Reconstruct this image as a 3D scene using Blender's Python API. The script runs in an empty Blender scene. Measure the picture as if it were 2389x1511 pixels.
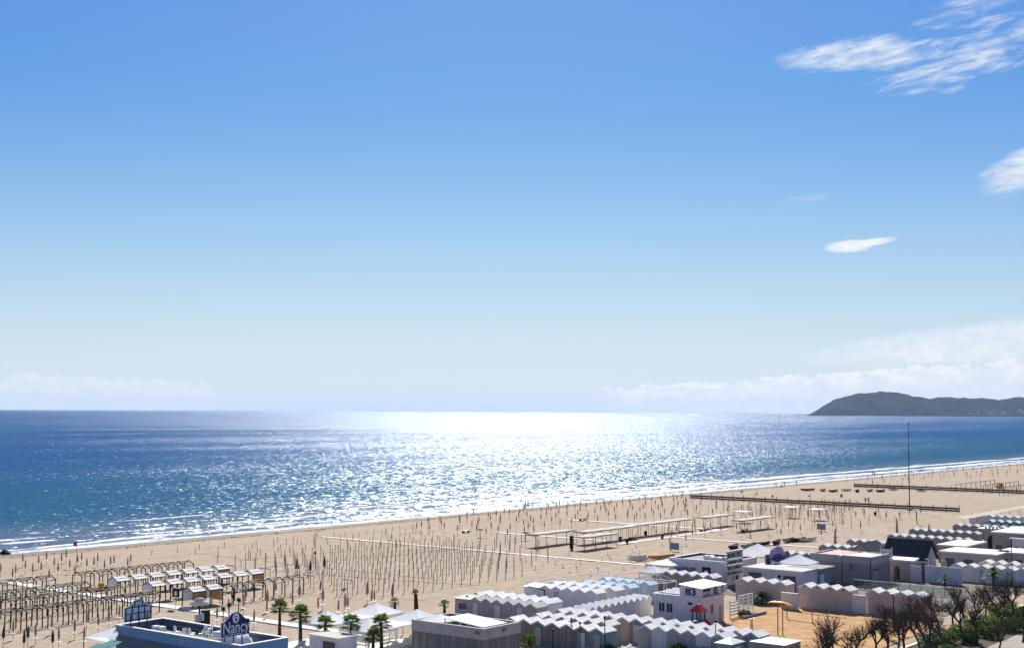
import bpy, bmesh, math, random
from mathutils import Vector, Matrix
random.seed(7)
scn = bpy.context.scene
R = math.radians

# ------------------------------------------------------------------ camera
# world X runs along the coast, world Y out to sea, Z up; the camera is a hotel balcony 25 m up
W0, H0, FPX, HC = 2389.0, 1511.0, 3100.0, 25.0
HEAD = R(52)
HOR0, HORS = 953.1, 0.0046
PITCH = math.atan((HOR0 + HORS * W0 / 2 - H0 / 2) / FPX)
ROLL = math.atan(HORS)
fwd_h = Vector((math.sin(HEAD), math.cos(HEAD), 0))
right_h = Vector((math.cos(HEAD), -math.sin(HEAD), 0))
fwd = fwd_h * math.cos(PITCH) + Vector((0, 0, math.sin(PITCH)))
up0 = -fwd_h * math.sin(PITCH) + Vector((0, 0, math.cos(PITCH)))
cr, sr = math.cos(ROLL), math.sin(ROLL)
rgt = right_h * cr + up0 * sr
upv = -right_h * sr + up0 * cr
cam_d = bpy.data.cameras.new('camera')
cam = bpy.data.objects.new('camera', cam_d)
scn.collection.objects.link(cam)
cam.matrix_world = Matrix(((rgt.x, upv.x, -fwd.x, 0), (rgt.y, upv.y, -fwd.y, 0), (rgt.z, upv.z, -fwd.z, HC), (0, 0, 0, 1)))
cam_d.sensor_width = 36.0
cam_d.lens = 36.0 * FPX / W0
cam_d.clip_start = 0.5
cam_d.clip_end = 120000
scn.camera = cam

def P(px, py, z=0.0):
    d = fwd * FPX + rgt * (px - W0 / 2) - upv * (py - H0 / 2)
    return Vector((0, 0, HC)) + d * ((z - HC) / d.z)

# ------------------------------------------------------------------ sky, sun, exposure
SUN_EL, SUN_AZ = R(40), HEAD + R(0.3)      # azimuth clockwise from +Y
world = bpy.data.worlds.new('World'); scn.world = world
world.use_nodes = True
WN = world.node_tree
WN.nodes.clear()

class NT:
    """small helper to write node trees as expressions"""
    def __init__(self, tree): self.t = tree
    def n(self, typ, **kw):
        nd = self.t.nodes.new(typ)
        for k, v in kw.items(): setattr(nd, k, v)
        return nd
    def set(self, sock, v):
        if isinstance(v, bpy.types.NodeSocket): self.t.links.new(v, sock)
        elif v is not None: sock.default_value = v
    def m(self, op, a, b=None, c=None, clamp=False):
        nd = self.n('ShaderNodeMath', operation=op, use_clamp=clamp)
        for i, v in enumerate((a, b, c)): self.set(nd.inputs[i], v)
        return nd.outputs[0]
    def vm(self, op, a, b=None):
        nd = self.n('ShaderNodeVectorMath', operation=op)
        self.set(nd.inputs[0], a)
        if b is not None: self.set(nd.inputs[1], b)
        return nd.outputs[0]
    def xyz(self, v):
        nd = self.n('ShaderNodeSeparateXYZ'); self.set(nd.inputs[0], v); return nd.outputs
    def comb(self, x, y, z):
        nd = self.n('ShaderNodeCombineXYZ')
        for i, v in enumerate((x, y, z)): self.set(nd.inputs[i], v)
        return nd.outputs[0]
    def noise(self, vec, scale, detail=3, rough=0.5, dist=0.0, color=False):
        nd = self.n('ShaderNodeTexNoise')
        self.set(nd.inputs['Vector'], vec); nd.inputs['Scale'].default_value = scale
        nd.inputs['Detail'].default_value = detail; nd.inputs['Roughness'].default_value = rough
        nd.inputs['Distortion'].default_value = dist
        return nd.outputs['Color' if color else 'Fac']
    def ramp(self, v, a, b, lo=0.0, hi=1.0, smooth=True):
        nd = self.n('ShaderNodeMapRange'); nd.interpolation_type = 'SMOOTHSTEP' if smooth else 'LINEAR'
        self.set(nd.inputs[0], v)
        for i, x in zip((1, 2, 3, 4), (a, b, lo, hi)): self.set(nd.inputs[i], x)
        return nd.outputs[0]
    def mix(self, f, a, b, blend='MIX'):
        nd = self.n('ShaderNodeMix', data_type='RGBA', blend_type=blend)
        self.set(nd.inputs[0], f)
        self.set(nd.inputs[6], a if isinstance(a, bpy.types.NodeSocket) else (*a, 1)[:4])
        self.set(nd.inputs[7], b if isinstance(b, bpy.types.NodeSocket) else (*b, 1)[:4])
        return nd.outputs[2]

w = NT(WN)
sky = w.n('ShaderNodeTexSky', sky_type='NISHITA', sun_disc=False)
sky.sun_elevation = SUN_EL; sky.sun_rotation = SUN_AZ
sky.altitude = 20; sky.air_density = 1.0; sky.dust_density = 0.35; sky.ozone_density = 2.2
# clear spring air: less red and more blue than the sky model's low horizon
skr, skg, skb = w.xyz(sky.outputs[0])
def grade(c, k, p): return w.m('MULTIPLY', w.m('POWER', w.m('MULTIPLY', c, 0.10), p), k)
graded = w.comb(grade(skr, 0.335, 1.35), grade(skg, 0.485, 1.15), grade(skb, 0.635, 0.5))
gen = w.n('ShaderNodeTexCoord').outputs['Generated']
gx, gy, gz_ = w.xyz(gen)
el = w.m('DEGREES', w.m('ARCSINE', gz_))
az = w.m('SUBTRACT', w.m('DEGREES', w.m('ARCTAN2', gx, gy)), math.degrees(HEAD))   # degrees right of the view axis

def AE(px, py):
    return math.degrees(math.atan((px - W0 / 2) / FPX)), math.degrees(math.atan((HOR0 + HORS * px - py) / FPX))

# higher up the plain sky model takes over, so the light on the ground stays natural
plain = w.n('ShaderNodeVectorMath', operation='SCALE'); WN.links.new(sky.outputs[0], plain.inputs[0]); plain.inputs['Scale'].default_value = 0.076
graded = w.mix(w.ramp(el, 17.0, 45.0), graded, plain.outputs[0])
# pale haze towards the horizon, the same all the way round
graded = w.mix(w.m('MULTIPLY', w.m('POWER', w.m('SUBTRACT', 1.0, w.m('DIVIDE', w.m('MAXIMUM', el, 0.0), 14.0), None, True), 1.8), 0.97), graded, (0.56, 0.617, 0.665))
# shared noises: streaky high cloud, lumpy low cloud
wisp = w.noise(w.comb(w.m('ADD', w.m('MULTIPLY', az, 0.38), w.m('MULTIPLY', el, 0.2)), w.m('SUBTRACT', w.m('MULTIPLY', el, 2.0), w.m('MULTIPLY', az, 0.40)), 3.1), 1.6, 6, 0.6, 0.35)
lumpy = w.noise(w.comb(az, w.m('MULTIPLY', el, 1.8), 11.0), 1.6, 5, 0.62)
def patch(px, py, rx, ry, rot, nz, lo, hi, soft=1.0):
    """a cloud: an elliptical envelope in azimuth and elevation, broken up by stretched noise"""
    a0, e0 = AE(px, py)
    ra, re = math.degrees(rx / FPX), math.degrees(ry / FPX)
    da, de = w.m('SUBTRACT', az, a0), w.m('SUBTRACT', el, e0)
    c, s = math.cos(R(rot)), math.sin(R(rot))
    x = w.m('ADD', w.m('MULTIPLY', da, c / ra), w.m('MULTIPLY', de, s / ra))
    y = w.m('SUBTRACT', w.m('MULTIPLY', de, c / re), w.m('MULTIPLY', da, s / re))
    d2 = w.m('ADD', w.m('MULTIPLY', x, x), w.m('MULTIPLY', y, y))
    env = w.ramp(d2, 1.0, 0.0, 0.0, 1.0)
    v = w.m('ADD', nz, w.m('MULTIPLY', w.m('SUBTRACT', env, 0.5), soft))
    return w.m('MULTIPLY', w.ramp(v, lo, hi), w.ramp(env, 0.0, 0.55))

clouds = []
clouds.append((patch(2000, 142, 240, 50, 3, wisp, 0.40, 1.05, 0.55), 0.9))
clouds.append((patch(2290, 160, 330, 95, 13, wisp, 0.47, 1.0, 0.32), 0.95))
clouds.append((patch(2290, 50, 190, 60, 16, wisp, 0.5, 1.05, 0.32), 0.75))
clouds.append((patch(2420, 425, 170, 66, 18, wisp, 0.38, 1.05, 0.6), 0.95))
clouds.append((patch(1985, 585, 78, 20, 3, wisp, 0.2, 1.0, 1.0), 0.95))
clouds.append((patch(2035, 578, 78, 12, 8, wisp, 0.2, 1.0, 1.0), 0.9))
clouds.append((patch(1880, 474, 110, 14, 5, wisp, 0.5, 1.2, 0.4), 0.4))
clouds.append((patch(2470, 800, 720, 62, 4, wisp, 0.0, 1.15, 1.5), 0.62))
clouds.append((patch(2140, 836, 80, 18, -4, lumpy, 0.35, 0.9), 0.85))
# cumulus bank low over the headland and a thinner one on the left: their tops follow noise
def bank(px0, px1, top0, top1, amp, fade):
    a0, e0 = AE(px0, top0); a1, e1 = AE(px1, top1)
    lo_a, hi_a, lo_e, hi_e = (a0, a1, e0, e1) if a0 < a1 else (a1, a0, e1, e0)
    topv = w.ramp(az, lo_a, hi_a, lo_e, hi_e, False)
    top = w.m('ADD', topv, w.m('MULTIPLY', w.m('SUBTRACT', lumpy, 0.5), amp))
    below = w.ramp(w.m('SUBTRACT', top, el), 0.0, 0.09)
    foot = w.ramp(w.m('SUBTRACT', topv, el), 0.1, 1.0, 1.0, 0.5)
    side = w.ramp(az, a0 - fade, a0 + 0.3) if px1 > px0 else w.ramp(az, a0 + fade, a0 - 0.3)
    return w.m('MULTIPLY', w.m('MULTIPLY', below, foot), w.m('MULTIPLY', w.ramp(lumpy, 0.25, 0.6, 0.7, 1.0), side))
clouds.append((bank(1450, 2389, 902, 846, 0.8, 1.6), 0.95))
clouds.append((bank(480, 0, 893, 876, 0.9, 1.2), 0.5))
dens = None
for v, k in clouds:
    v = w.m('MULTIPLY', v, k)
    dens = v if dens is None else w.m('SUBTRACT', 1.0, w.m('MULTIPLY', w.m('SUBTRACT', 1.0, dens), w.m('SUBTRACT', 1.0, v)))
bg_sky = w.n('ShaderNodeBackground'); bg_sky.inputs[1].default_value = 1.0     # the strength of 0.1 is already in the grading above
WN.links.new(graded, bg_sky.inputs[0])
bg_cl = w.n('ShaderNodeBackground'); WN.links.new(w.mix(w.ramp(lumpy, 0.35, 0.62), (0.82, 0.87, 0.95), (0.97, 0.98, 1.0)), bg_cl.inputs[0]); bg_cl.inputs[1].default_value = 0.74
mx = w.n('ShaderNodeMixShader')
WN.links.new(dens, mx.inputs[0]); WN.links.new(bg_sky.outputs[0], mx.inputs[1]); WN.links.new(bg_cl.outputs[0], mx.inputs[2])
wo = w.n('ShaderNodeOutputWorld'); WN.links.new(mx.outputs[0], wo.inputs[0])

sun_d = bpy.data.lights.new('sun', 'SUN'); sun_d.energy = 5.0; sun_d.angle = R(0.53); sun_d.color = (1.0, 0.945, 0.86)
sun = bpy.data.objects.new('sun', sun_d); scn.collection.objects.link(sun)
sdir = Vector((math.sin(SUN_AZ) * math.cos(SUN_EL), math.cos(SUN_AZ) * math.cos(SUN_EL), math.sin(SUN_EL)))
sun.rotation_euler = sdir.to_track_quat('Z', 'Y').to_euler()
vs = scn.view_settings
vs.view_transform = 'Standard'; vs.look = 'None'; vs.exposure = 0.4; vs.gamma = 1.0; vs.use_curve_mapping = False
scn.cycles.max_bounces = 6; scn.cycles.adaptive_threshold = 0.005; scn.cycles.use_denoising = True

# ------------------------------------------------------------------ helpers
COL = scn.collection
def link(o): COL.objects.link(o); return o

class MB:
    """collects faces; build() links them as ONE mesh object"""
    def __init__(self): self.v, self.f, self.mi = [], [], []
    def add(self, vs_, fs, mi=0):
        n = len(self.v); self.v += [tuple(p) for p in vs_]
        self.f += [tuple(i + n for i in f) for f in fs]; self.mi += [mi] * len(fs); return self
    def box(self, x0, x1, y0, y1, z0, z1, mi=0):
        v = [(x, y, z) for z in (z0, z1) for y in (y0, y1) for x in (x0, x1)]
        return self.add(v, [(0, 2, 3, 1), (4, 5, 7, 6), (0, 1, 5, 4), (2, 6, 7, 3), (0, 4, 6, 2), (1, 3, 7, 5)], mi)
    def prism(self, poly, h0, h1, axis='z', mi=0):
        """poly of 2-D points (counter-clockwise), extruded along an axis"""
        n = len(poly)
        def pt(a, b, h): return {'z': (a, b, h), 'x': (h, a, b), 'y': (a, h, b)}[axis]
        v = [pt(a, b, h0) for a, b in poly] + [pt(a, b, h1) for a, b in poly]
        f = [tuple(range(n - 1, -1, -1)), tuple(range(n, 2 * n))] + [(i, (i + 1) % n, n + (i + 1) % n, n + i) for i in range(n)]
        if axis == 'y': f = [tuple(reversed(q)) for q in f]
        return self.add(v, f, mi)
    def tube(self, a, b, r0, r1=None, n=6, mi=0, cap=True):
        a, b = Vector(a), Vector(b); r1 = r0 if r1 is None else r1
        d = (b - a)
        if d.length < 1e-6: return self
        q = d.to_track_quat('Z', 'Y').to_matrix()
        v = []
        for c, r in ((a, r0), (b, r1)):
            for i in range(n):
                t = 2 * math.pi * i / n
                v.append(c + q @ Vector((r * math.cos(t), r * math.sin(t), 0)))
        f = [(i, (i + 1) % n, n + (i + 1) % n, n + i) for i in range(n)]
        if cap: f += [tuple(range(n - 1, -1, -1)), tuple(range(n, 2 * n))]
        return self.add(v, f, mi)
    def path(self, pts, r, n=6, mi=0):
        for a, b in zip(pts, pts[1:]): self.tube(a, b, r, r, n, mi)
        return self
    def lathe(self, prof, n=10, cx=0, cy=0, mi=0):
        v, f = [], []
        for r, z in prof:
            for i in range(n):
                t = 2 * math.pi * i / n; v.append((cx + r * math.cos(t), cy + r * math.sin(t), z))
        for k in range(len(prof) - 1):
            for i in range(n):
                j = (i + 1) % n; f.append((k * n + i, k * n + j, (k + 1) * n + j, (k + 1) * n + i))
        f.append(tuple(range(n - 1, -1, -1))); f.append(tuple((len(prof) - 1) * n + i for i in range(n)))
        return self.add(v, f, mi)
    def mesh(self, name, mats, smooth=False):
        me = bpy.data.meshes.new(name)
        me.from_pydata(self.v, [], self.f)
        for m in (mats if isinstance(mats, (list, tuple)) else [mats]): me.materials.append(m)
        if any(self.mi): me.polygons.foreach_set('material_index', self.mi)
        if smooth: me.polygons.foreach_set('use_smooth', [True] * len(me.polygons))
        me.update(); return me
    def build(self, name, mats, parent=None, smooth=False):
        return obj(name, self.mesh(name, mats, smooth), parent)

def obj(name, me, parent=None, loc=None, rz=0.0):
    o = bpy.data.objects.new(name, me); link(o)
    if parent is not None: o.parent = parent
    if loc is not None: o.location = loc
    if rz: o.rotation_euler = (0, 0, rz)
    return o
def tag(o, label=None, cat=None, group=None, kind=None):
    if label: o['label'] = label
    if cat: o['category'] = cat
    if group: o['group'] = group
    if kind: o['kind'] = kind
    return o
def thing(name, label, cat, loc=(0, 0, 0), rz=0.0, group=None):
    o = bpy.data.objects.new(name, None); link(o); o.empty_display_size = 0.2
    o.location = loc; o.rotation_euler = (0, 0, rz)
    return tag(o, label, cat, group)
def kit(name, parts, label, cat, loc, rz=0.0, group=None, tilt=(0, 0), sc=1.0):
    """a thing made of shared meshes: parts is a list of (part name, mesh or (mesh, sub list))"""
    t = thing(name, label, cat, loc, rz, group)
    t.rotation_euler = (tilt[0], tilt[1], rz)
    if sc != 1.0: t.scale = (sc, sc, sc)
    for pn, me in parts:
        sub = ()
        if isinstance(me, tuple): me, sub = me
        p = obj(pn, me, t)
        for sn, sm in sub: obj(sn, sm, p)
    return t
ORD = ['first', 'second', 'third', 'fourth', 'fifth', 'sixth', 'seventh', 'eighth', 'ninth', 'tenth', 'eleventh', 'twelfth', 'thirteenth', 'fourteenth', 'fifteenth', 'sixteenth', 'seventeenth', 'eighteenth', 'nineteenth', 'twentieth']
ORD += ['twenty-' + w_ for w_ in ORD[:9]] + ['thirtieth'] + ['thirty-' + w_ for w_ in ORD[:9]]

def text_mesh(name, s, size, mat, depth=0.01, shear=0.0, sx=1.0, bold=0.0):
    cu = bpy.data.curves.new(name, 'FONT'); cu.body = s; cu.size = size; cu.extrude = depth; cu.shear = shear; cu.offset = size * bold
    cu.align_x = 'CENTER'; cu.align_y = 'CENTER'; cu.resolution_u = 3
    o = link(bpy.data.objects.new('tmp_text', cu))
    bpy.context.view_layer.update()
    me = bpy.data.meshes.new_from_object(o.evaluated_get(bpy.context.evaluated_depsgraph_get()))
    bpy.data.objects.remove(o); me.name = name
    me.transform(Matrix.Diagonal((sx, 1, 1, 1)))
    me.materials.clear(); me.materials.append(mat); return me
# text meshes stand in XY; these turn them to stand on a wall facing -X (towards the near left) or -Y (inland, near right)
FACE_NX = Matrix(((0, 0, -1, 0), (-1, 0, 0, 0), (0, 1, 0, 0), (0, 0, 0, 1)))
FACE_NY = Matrix(((1, 0, 0, 0), (0, 0, -1, 0), (0, 1, 0, 0), (0, 0, 0, 1)))

# ------------------------------------------------------------------ materials
MATS = {}
def mat(name, col, rough=0.7, var=0.12, vscale=1.5, spec=0.3, metal=0.0, stripes=None, dirt=None, bump=0.0, trans=0.0, transl=0.0):
    """plain procedural material: base colour broken up by noise; stripes=(axis, pitch, depth) for planks"""
    m = bpy.data.materials.new(name); m.use_nodes = True; MATS[name] = m
    t = NT(m.node_tree); b = m.node_tree.nodes['Principled BSDF']
    geo = t.n('ShaderNodeNewGeometry').outputs['Position']
    nz = t.noise(geo, vscale, 4, 0.6)
    nz2 = t.noise(geo, vscale * 7, 3, 0.6)
    f = t.m('ADD', t.m('MULTIPLY', nz, 0.65), t.m('MULTIPLY', nz2, 0.35))
    dark = tuple(c * (1 - var * 1.6) for c in col); light = tuple(min(1, c * (1 + var * 1.1)) for c in col)
    c = t.mix(t.ramp(f, 0.3, 0.7), dark, light)
    if stripes:
        ax, pitch, dep = stripes
        co = t.xyz(geo)[ax] if ax < 3 else t.m('ADD', t.xyz(geo)[0], t.xyz(geo)[1])
        fr = t.m('FRACT', t.m('DIVIDE', co, pitch))
        line = t.ramp(t.m('ABSOLUTE', t.m('SUBTRACT', fr, 0.5)), 0.40, 0.48)
        wn = t.n('ShaderNodeTexWhiteNoise', noise_dimensions='1D'); t.set(wn.inputs['W'], t.m('FLOOR', t.m('DIVIDE', co, pitch)))
        c = t.mix(t.m('MULTIPLY', wn.outputs[0], dep), c, tuple(x * 0.45 for x in col))
        c = t.mix(t.m('MULTIPLY', line, 0.75), c, tuple(x * 0.3 for x in col))
    if dirt:
        streak = t.noise(t.vm('MULTIPLY', geo, (2.2, 2.2, 0.5)), 1.2, 5, 0.65)
        c = t.mix(t.m('MULTIPLY', t.ramp(streak, 0.48, 0.75), 0.6), c, dirt)
    rv = t.n('ShaderNodeObjectInfo').outputs['Random']
    c = t.mix(t.m('MULTIPLY', rv, min(.3, var * 1.6)), c, tuple(x * .62 for x in col))
    t.set(b.inputs['Base Color'], c)
    if transl:
        tl = t.n('ShaderNodeBsdfTranslucent'); t.set(tl.inputs[0], c); mxs = t.n('ShaderNodeMixShader'); mxs.inputs[0].default_value = transl
        out = [n_ for n_ in m.node_tree.nodes if n_.type == 'OUTPUT_MATERIAL'][0]
        t.set(mxs.inputs[1], b.outputs[0]); t.set(mxs.inputs[2], tl.outputs[0]); t.set(out.inputs[0], mxs.outputs[0])
    b.inputs['Roughness'].default_value = rough; b.inputs['Specular IOR Level'].default_value = spec
    b.inputs['Metallic'].default_value = metal
    if trans: b.inputs['Transmission Weight'].default_value = trans
    if bump:
        bn = t.n('ShaderNodeBump'); bn.inputs['Strength'].default_value = bump; bn.inputs['Distance'].default_value = 0.05
        t.set(bn.inputs['Height'], nz2); t.set(b.inputs['Normal'], bn.outputs[0])
    return m

white = mat('white paint', (0.78, 0.78, 0.76), 0.6, 0.08, dirt=(0.5, 0.48, 0.45))
roofw = mat('white roof sheet', (0.84, 0.84, 0.82), 0.55, 0.12, 0.8, dirt=(0.52, 0.5, 0.48))
rooflg = mat('light grey roof sheet', (0.79, 0.79, 0.77), 0.6, 0.14, 0.9, dirt=(0.42, 0.41, 0.4))
roofg = mat('grey roof felt', (0.56, 0.56, 0.54), 0.8, 0.15, 1.0, dirt=(0.4, 0.38, 0.36))
roofb = mat('pale blue roof sheet', (0.6, 0.74, 0.82), 0.55, 0.1, 1.0)
roofdk = mat('dark roof shingle', (0.045, 0.05, 0.06), 0.8, 0.2, 2.0, stripes=(2, 0.28, 0.4))
canvas = mat('white canvas', (0.88, 0.885, 0.89), 0.8, 0.04, transl=.14)
canvas2 = mat('cream canvas', (0.84, 0.81, 0.74), 0.8, 0.06, transl=.4)
beige = mat('beige canvas', (0.46, 0.36, 0.27), 0.85, 0.12, transl=.3)
tan_c = mat('tan canvas', (0.5, 0.33, 0.19), 0.85, 0.1, transl=.5)
dgreen = mat('dark green canvas', (0.03, 0.07, 0.06), 0.8, 0.1)
teal = mat('teal paint', (0.06, 0.26, 0.26), 0.6, 0.1)
teal_roof = mat('teal awning', (0.04, 0.3, 0.28), 0.6, 0.1, stripes=(1, 0.22, 0.5))
wgrey = mat('grey lilac wall', (0.44, 0.415, 0.39), 0.8, 0.1, dirt=(0.3, 0.28, 0.27))
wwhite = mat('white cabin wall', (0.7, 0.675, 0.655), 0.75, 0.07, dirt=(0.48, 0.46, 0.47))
wpink = mat('pale pink wall', (0.52, 0.43, 0.375), 0.8, 0.08, dirt=(0.4, 0.33, 0.3))
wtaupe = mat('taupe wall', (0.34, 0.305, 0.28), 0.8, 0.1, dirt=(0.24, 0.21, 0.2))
wcream = mat('cream wall', (0.62, 0.56, 0.46), 0.8, 0.08, dirt=(0.45, 0.4, 0.33))
wplank = mat('weathered plank wall', (0.3, 0.28, 0.26), 0.85, 0.2, 2.0, stripes=(3, 0.19, 0.8), dirt=(0.2, 0.18, 0.17))
wblue = mat('pale blue cabin wall', (0.55, 0.66, 0.72), 0.7, 0.07)
wgreen = mat('sea green wall', (0.19, 0.29, 0.28), 0.8, 0.12, dirt=(0.12, 0.19, 0.19))
door_l = mat('light door paint', (0.66, 0.65, 0.64), 0.6, 0.06)
door_t = mat('taupe door paint', (0.42, 0.38, 0.36), 0.7, 0.08)
steel_d = mat('dark frame steel', (0.012, 0.013, 0.016), 0.6, 0.1)
steel_b = mat('navy frame steel', (0.015, 0.03, 0.07), 0.6, 0.1)
steel_g = mat('galvanised steel', (0.34, 0.33, 0.31), 0.5, 0.15, metal=0.3)
polem = mat('weathered pole', (0.24, 0.19, 0.15), 0.8, 0.2)
wood = mat('brown wood', (0.16, 0.085, 0.045), 0.8, 0.2)
wood_d = mat('dark fence wood', (0.05, 0.035, 0.028), 0.85, 0.25)
plastic_w = mat('white plastic', (0.78, 0.78, 0.75), 0.45, 0.05)
concrete = mat('pale concrete', (0.78, 0.75, 0.69), 0.85, 0.1, 0.7, dirt=(0.5, 0.43, 0.34))
concrete_g = mat('grey concrete', (0.32, 0.31, 0.3), 0.85, 0.12, 0.7)
blue_wall = mat('blue facade', (0.05, 0.16, 0.34), 0.45, 0.15, 0.6, stripes=(2, 0.62, 0.3))
blue_fascia = mat('pale blue fascia', (0.5, 0.62, 0.74), 0.6, 0.06)
blue_band = mat('mid blue fascia', (0.13, 0.3, 0.52), 0.6, 0.08)
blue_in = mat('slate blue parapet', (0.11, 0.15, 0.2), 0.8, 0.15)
navy = mat('navy sign face', (0.012, 0.014, 0.13), 0.45, 0.08)
ink = mat('dark teal lettering', (0.012, 0.035, 0.045), 0.6, 0.05)
lilac = mat('lilac lettering', (0.66, 0.69, 0.8), 0.6, 0.04)
purple = mat('mauve facade', (0.33, 0.26, 0.38), 0.75, 0.1)
purple_d = mat('dark purple panel', (0.09, 0.05, 0.16), 0.75, 0.1)
yellow = mat('yellow plastic', (0.75, 0.4, 0.02), 0.4, 0.06)
orange = mat('orange plastic', (0.7, 0.3, 0.03), 0.45, 0.06)
red = mat('red plastic', (0.6, 0.03, 0.035), 0.4, 0.06)
blue_p = mat('blue plastic', (0.03, 0.06, 0.3), 0.4, 0.06)
glass = mat('dark window glass', (0.03, 0.05, 0.075), 0.12, 0.1, spec=0.6)
def clear_mat(name, tint, k):
    m = bpy.data.materials.new(name); m.use_nodes = True; t = NT(m.node_tree); t.t.nodes.clear()
    tr = t.n('ShaderNodeBsdfTransparent'); tr.inputs[0].default_value = (*tint, 1)
    gl = t.n('ShaderNodeBsdfAnisotropic'); gl.inputs['Roughness'].default_value = .1; gl.inputs[0].default_value = (.9, .95, 1, 1)
    mx_ = t.n('ShaderNodeMixShader'); mx_.inputs[0].default_value = k
    t.set(mx_.inputs[1], tr.outputs[0]); t.set(mx_.inputs[2], gl.outputs[0]); o = t.n('ShaderNodeOutputMaterial'); t.set(o.inputs[0], mx_.outputs[0]); return m
pane_m = clear_mat('fence glass', (.75, .85, .85), .16)
pvc = mat('clear plastic sheet', (0.35, 0.42, 0.45), 0.25, 0.1, spec=0.5)
skin = mat('skin', (0.4, 0.22, 0.15), 0.6, 0.05)
cloth_d = mat('dark clothing', (0.02, 0.02, 0.028), 0.9, 0.1)
cloth_w = mat('white clothing', (0.65, 0.65, 0.66), 0.9, 0.05)
cloth_r = mat('red cloth', (0.45, 0.03, 0.03), 0.85, 0.08)
bark = mat('grey brown bark', (0.085, 0.062, 0.05), 0.9, 0.25, 4.0)
palmbark = mat('palm trunk fibre', (0.075, 0.052, 0.038), 0.95, 0.3, 6.0, stripes=(2, 0.09, 0.6))
leaf = mat('palm leaf', (0.1, 0.19, 0.03), 0.6, 0.3, 3.0, transl=.35)
leaf_y = mat('yellowing palm leaf', (0.26, 0.22, 0.045), 0.65, 0.25, 3.0, transl=.35)
leaf_d = mat('dark hedge leaf', (0.06, 0.13, 0.025), 0.6, 0.35, 2.0, transl=.3)
leaf_b = mat('bright hedge leaf', (0.22, 0.28, 0.05), 0.6, 0.3, 2.0, transl=.35)
paving = mat('pinkish paving', (0.42, 0.36, 0.31), 0.85, 0.15, 1.2, stripes=(0, 0.6, 0.3))
# ------------------------------------------------------------------ setting: sand, sea, headland, paths
SEA_Z, SHORE = -0.8, 217.5
def gz(t):
    return 0.0 if t < 197 else -0.8 * (t - 197) / (SHORE - 197)
def G(px, py):
    """point on the ground seen at a photo pixel"""
    p = P(px, py, 0)
    for _ in range(6): p = P(px, py, gz(p.y))
    return p
def frange(a, b, n): return [a + (b - a) * i / n for i in range(n + 1)]

def sand_material():
    m = bpy.data.materials.new('beach sand'); m.use_nodes = True
    t = NT(m.node_tree); b = m.node_tree.nodes['Principled BSDF']
    pos = t.n('ShaderNodeNewGeometry').outputs['Position']
    x, y, z = t.xyz(pos)
    n1 = t.noise(pos, 0.035, 4, 0.6); n2 = t.noise(pos, 0.5, 5, 0.65); n3 = t.noise(t.vm('MULTIPLY', pos, (0.12, 1.6, 1)), 0.6, 4, 0.6)
    c = t.mix(t.ramp(n1, 0.35, 0.65), (0.393, 0.305, 0.215), (0.430, 0.352, 0.263))
    c = t.mix(t.m('MULTIPLY', t.ramp(n2, 0.40, 0.66), 0.7), c, (0.310, 0.231, 0.163))
    c = t.mix(t.m('MULTIPLY', t.ramp(n3, 0.50, 0.66), 0.6), c, (0.288, 0.209, 0.144))      # wheel and rake tracks along the coast
    # vehicle tracks: pairs of wandering lines, and the paler raked strips between them
    wob = t.m('MULTIPLY', t.m('SUBTRACT', t.noise(t.comb(t.m('MULTIPLY', x, 0.02), t.m('MULTIPLY', y, 0.006), 1.0), 1.0, 3, 0.5), 0.5), 34.0)
    trk = t.m('ABSOLUTE', t.m('SUBTRACT', t.m('FRACT', t.m('DIVIDE', t.m('ADD', y, wob), 9.5)), 0.5))
    two = t.m('ADD', t.ramp(t.m('ABSOLUTE', t.m('SUBTRACT', trk, 0.07)), 0.028, 0.012), t.ramp(t.m('ABSOLUTE', t.m('SUBTRACT', trk, 0.23)), 0.02, 0.01))
    c = t.mix(t.m('MULTIPLY', two, t.m('MULTIPLY', t.ramp(n1, 0.42, 0.6), 0.5)), c, (0.30, 0.21, 0.14))
    # scuffed footprints
    vor = t.n('ShaderNodeTexVoronoi'); t.set(vor.inputs['Vector'], pos); vor.inputs['Scale'].default_value = 1.7
    c = t.mix(t.m('MULTIPLY', t.ramp(vor.outputs['Distance'], 0.26, 0.08), 0.55), c, (0.264, 0.176, 0.116))
    # damp and wet sand along the waterline
    wig = t.m('MULTIPLY', t.m('SUBTRACT', t.noise(t.vm('MULTIPLY', pos, (1, 0.3, 1)), 0.035, 4, 0.6), 0.5), 9.0)
    d = t.m('ADD', t.m('SUBTRACT', y, SHORE), wig)
    damp = t.ramp(d, -10.5, -6.0)
    c = t.mix(t.m('MULTIPLY', damp, 0.75), c, (0.2, 0.135, 0.09))
    strand = t.m('MULTIPLY', t.ramp(t.m('ABSOLUTE', t.m('ADD', d, 9.0)), 1.6, 0.3), t.ramp(t.noise(pos, 0.25, 5, 0.7), 0.4, 0.6))
    c = t.mix(t.m('MULTIPLY', strand, 0.7), c, (0.13, 0.085, 0.055))
    wet = t.ramp(d, -4.5, -1.5)
    c = t.mix(wet, c, (0.15, 0.105, 0.078))
    t.set(b.inputs['Base Color'], c)
    t.set(b.inputs['Roughness'], t.ramp(wet, 0, 1, 0.95, 0.22)); b.inputs['Specular IOR Level'].default_value = 0.25
    bn = t.n('ShaderNodeBump'); bn.inputs['Strength'].default_value = 0.8; bn.inputs['Distance'].default_value = 0.12
    h = t.m('ADD', t.m('MULTIPLY', n2, 0.7), t.m('ADD', t.m('MULTIPLY', n3, 0.5), t.m('MULTIPLY', t.ramp(vor.outputs['Distance'], 0.05, 0.3), 0.35)))
    t.set(bn.inputs['Height'], h); t.set(b.inputs['Normal'], bn.outputs[0])
    return m
sand_m = sand_material()

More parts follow.
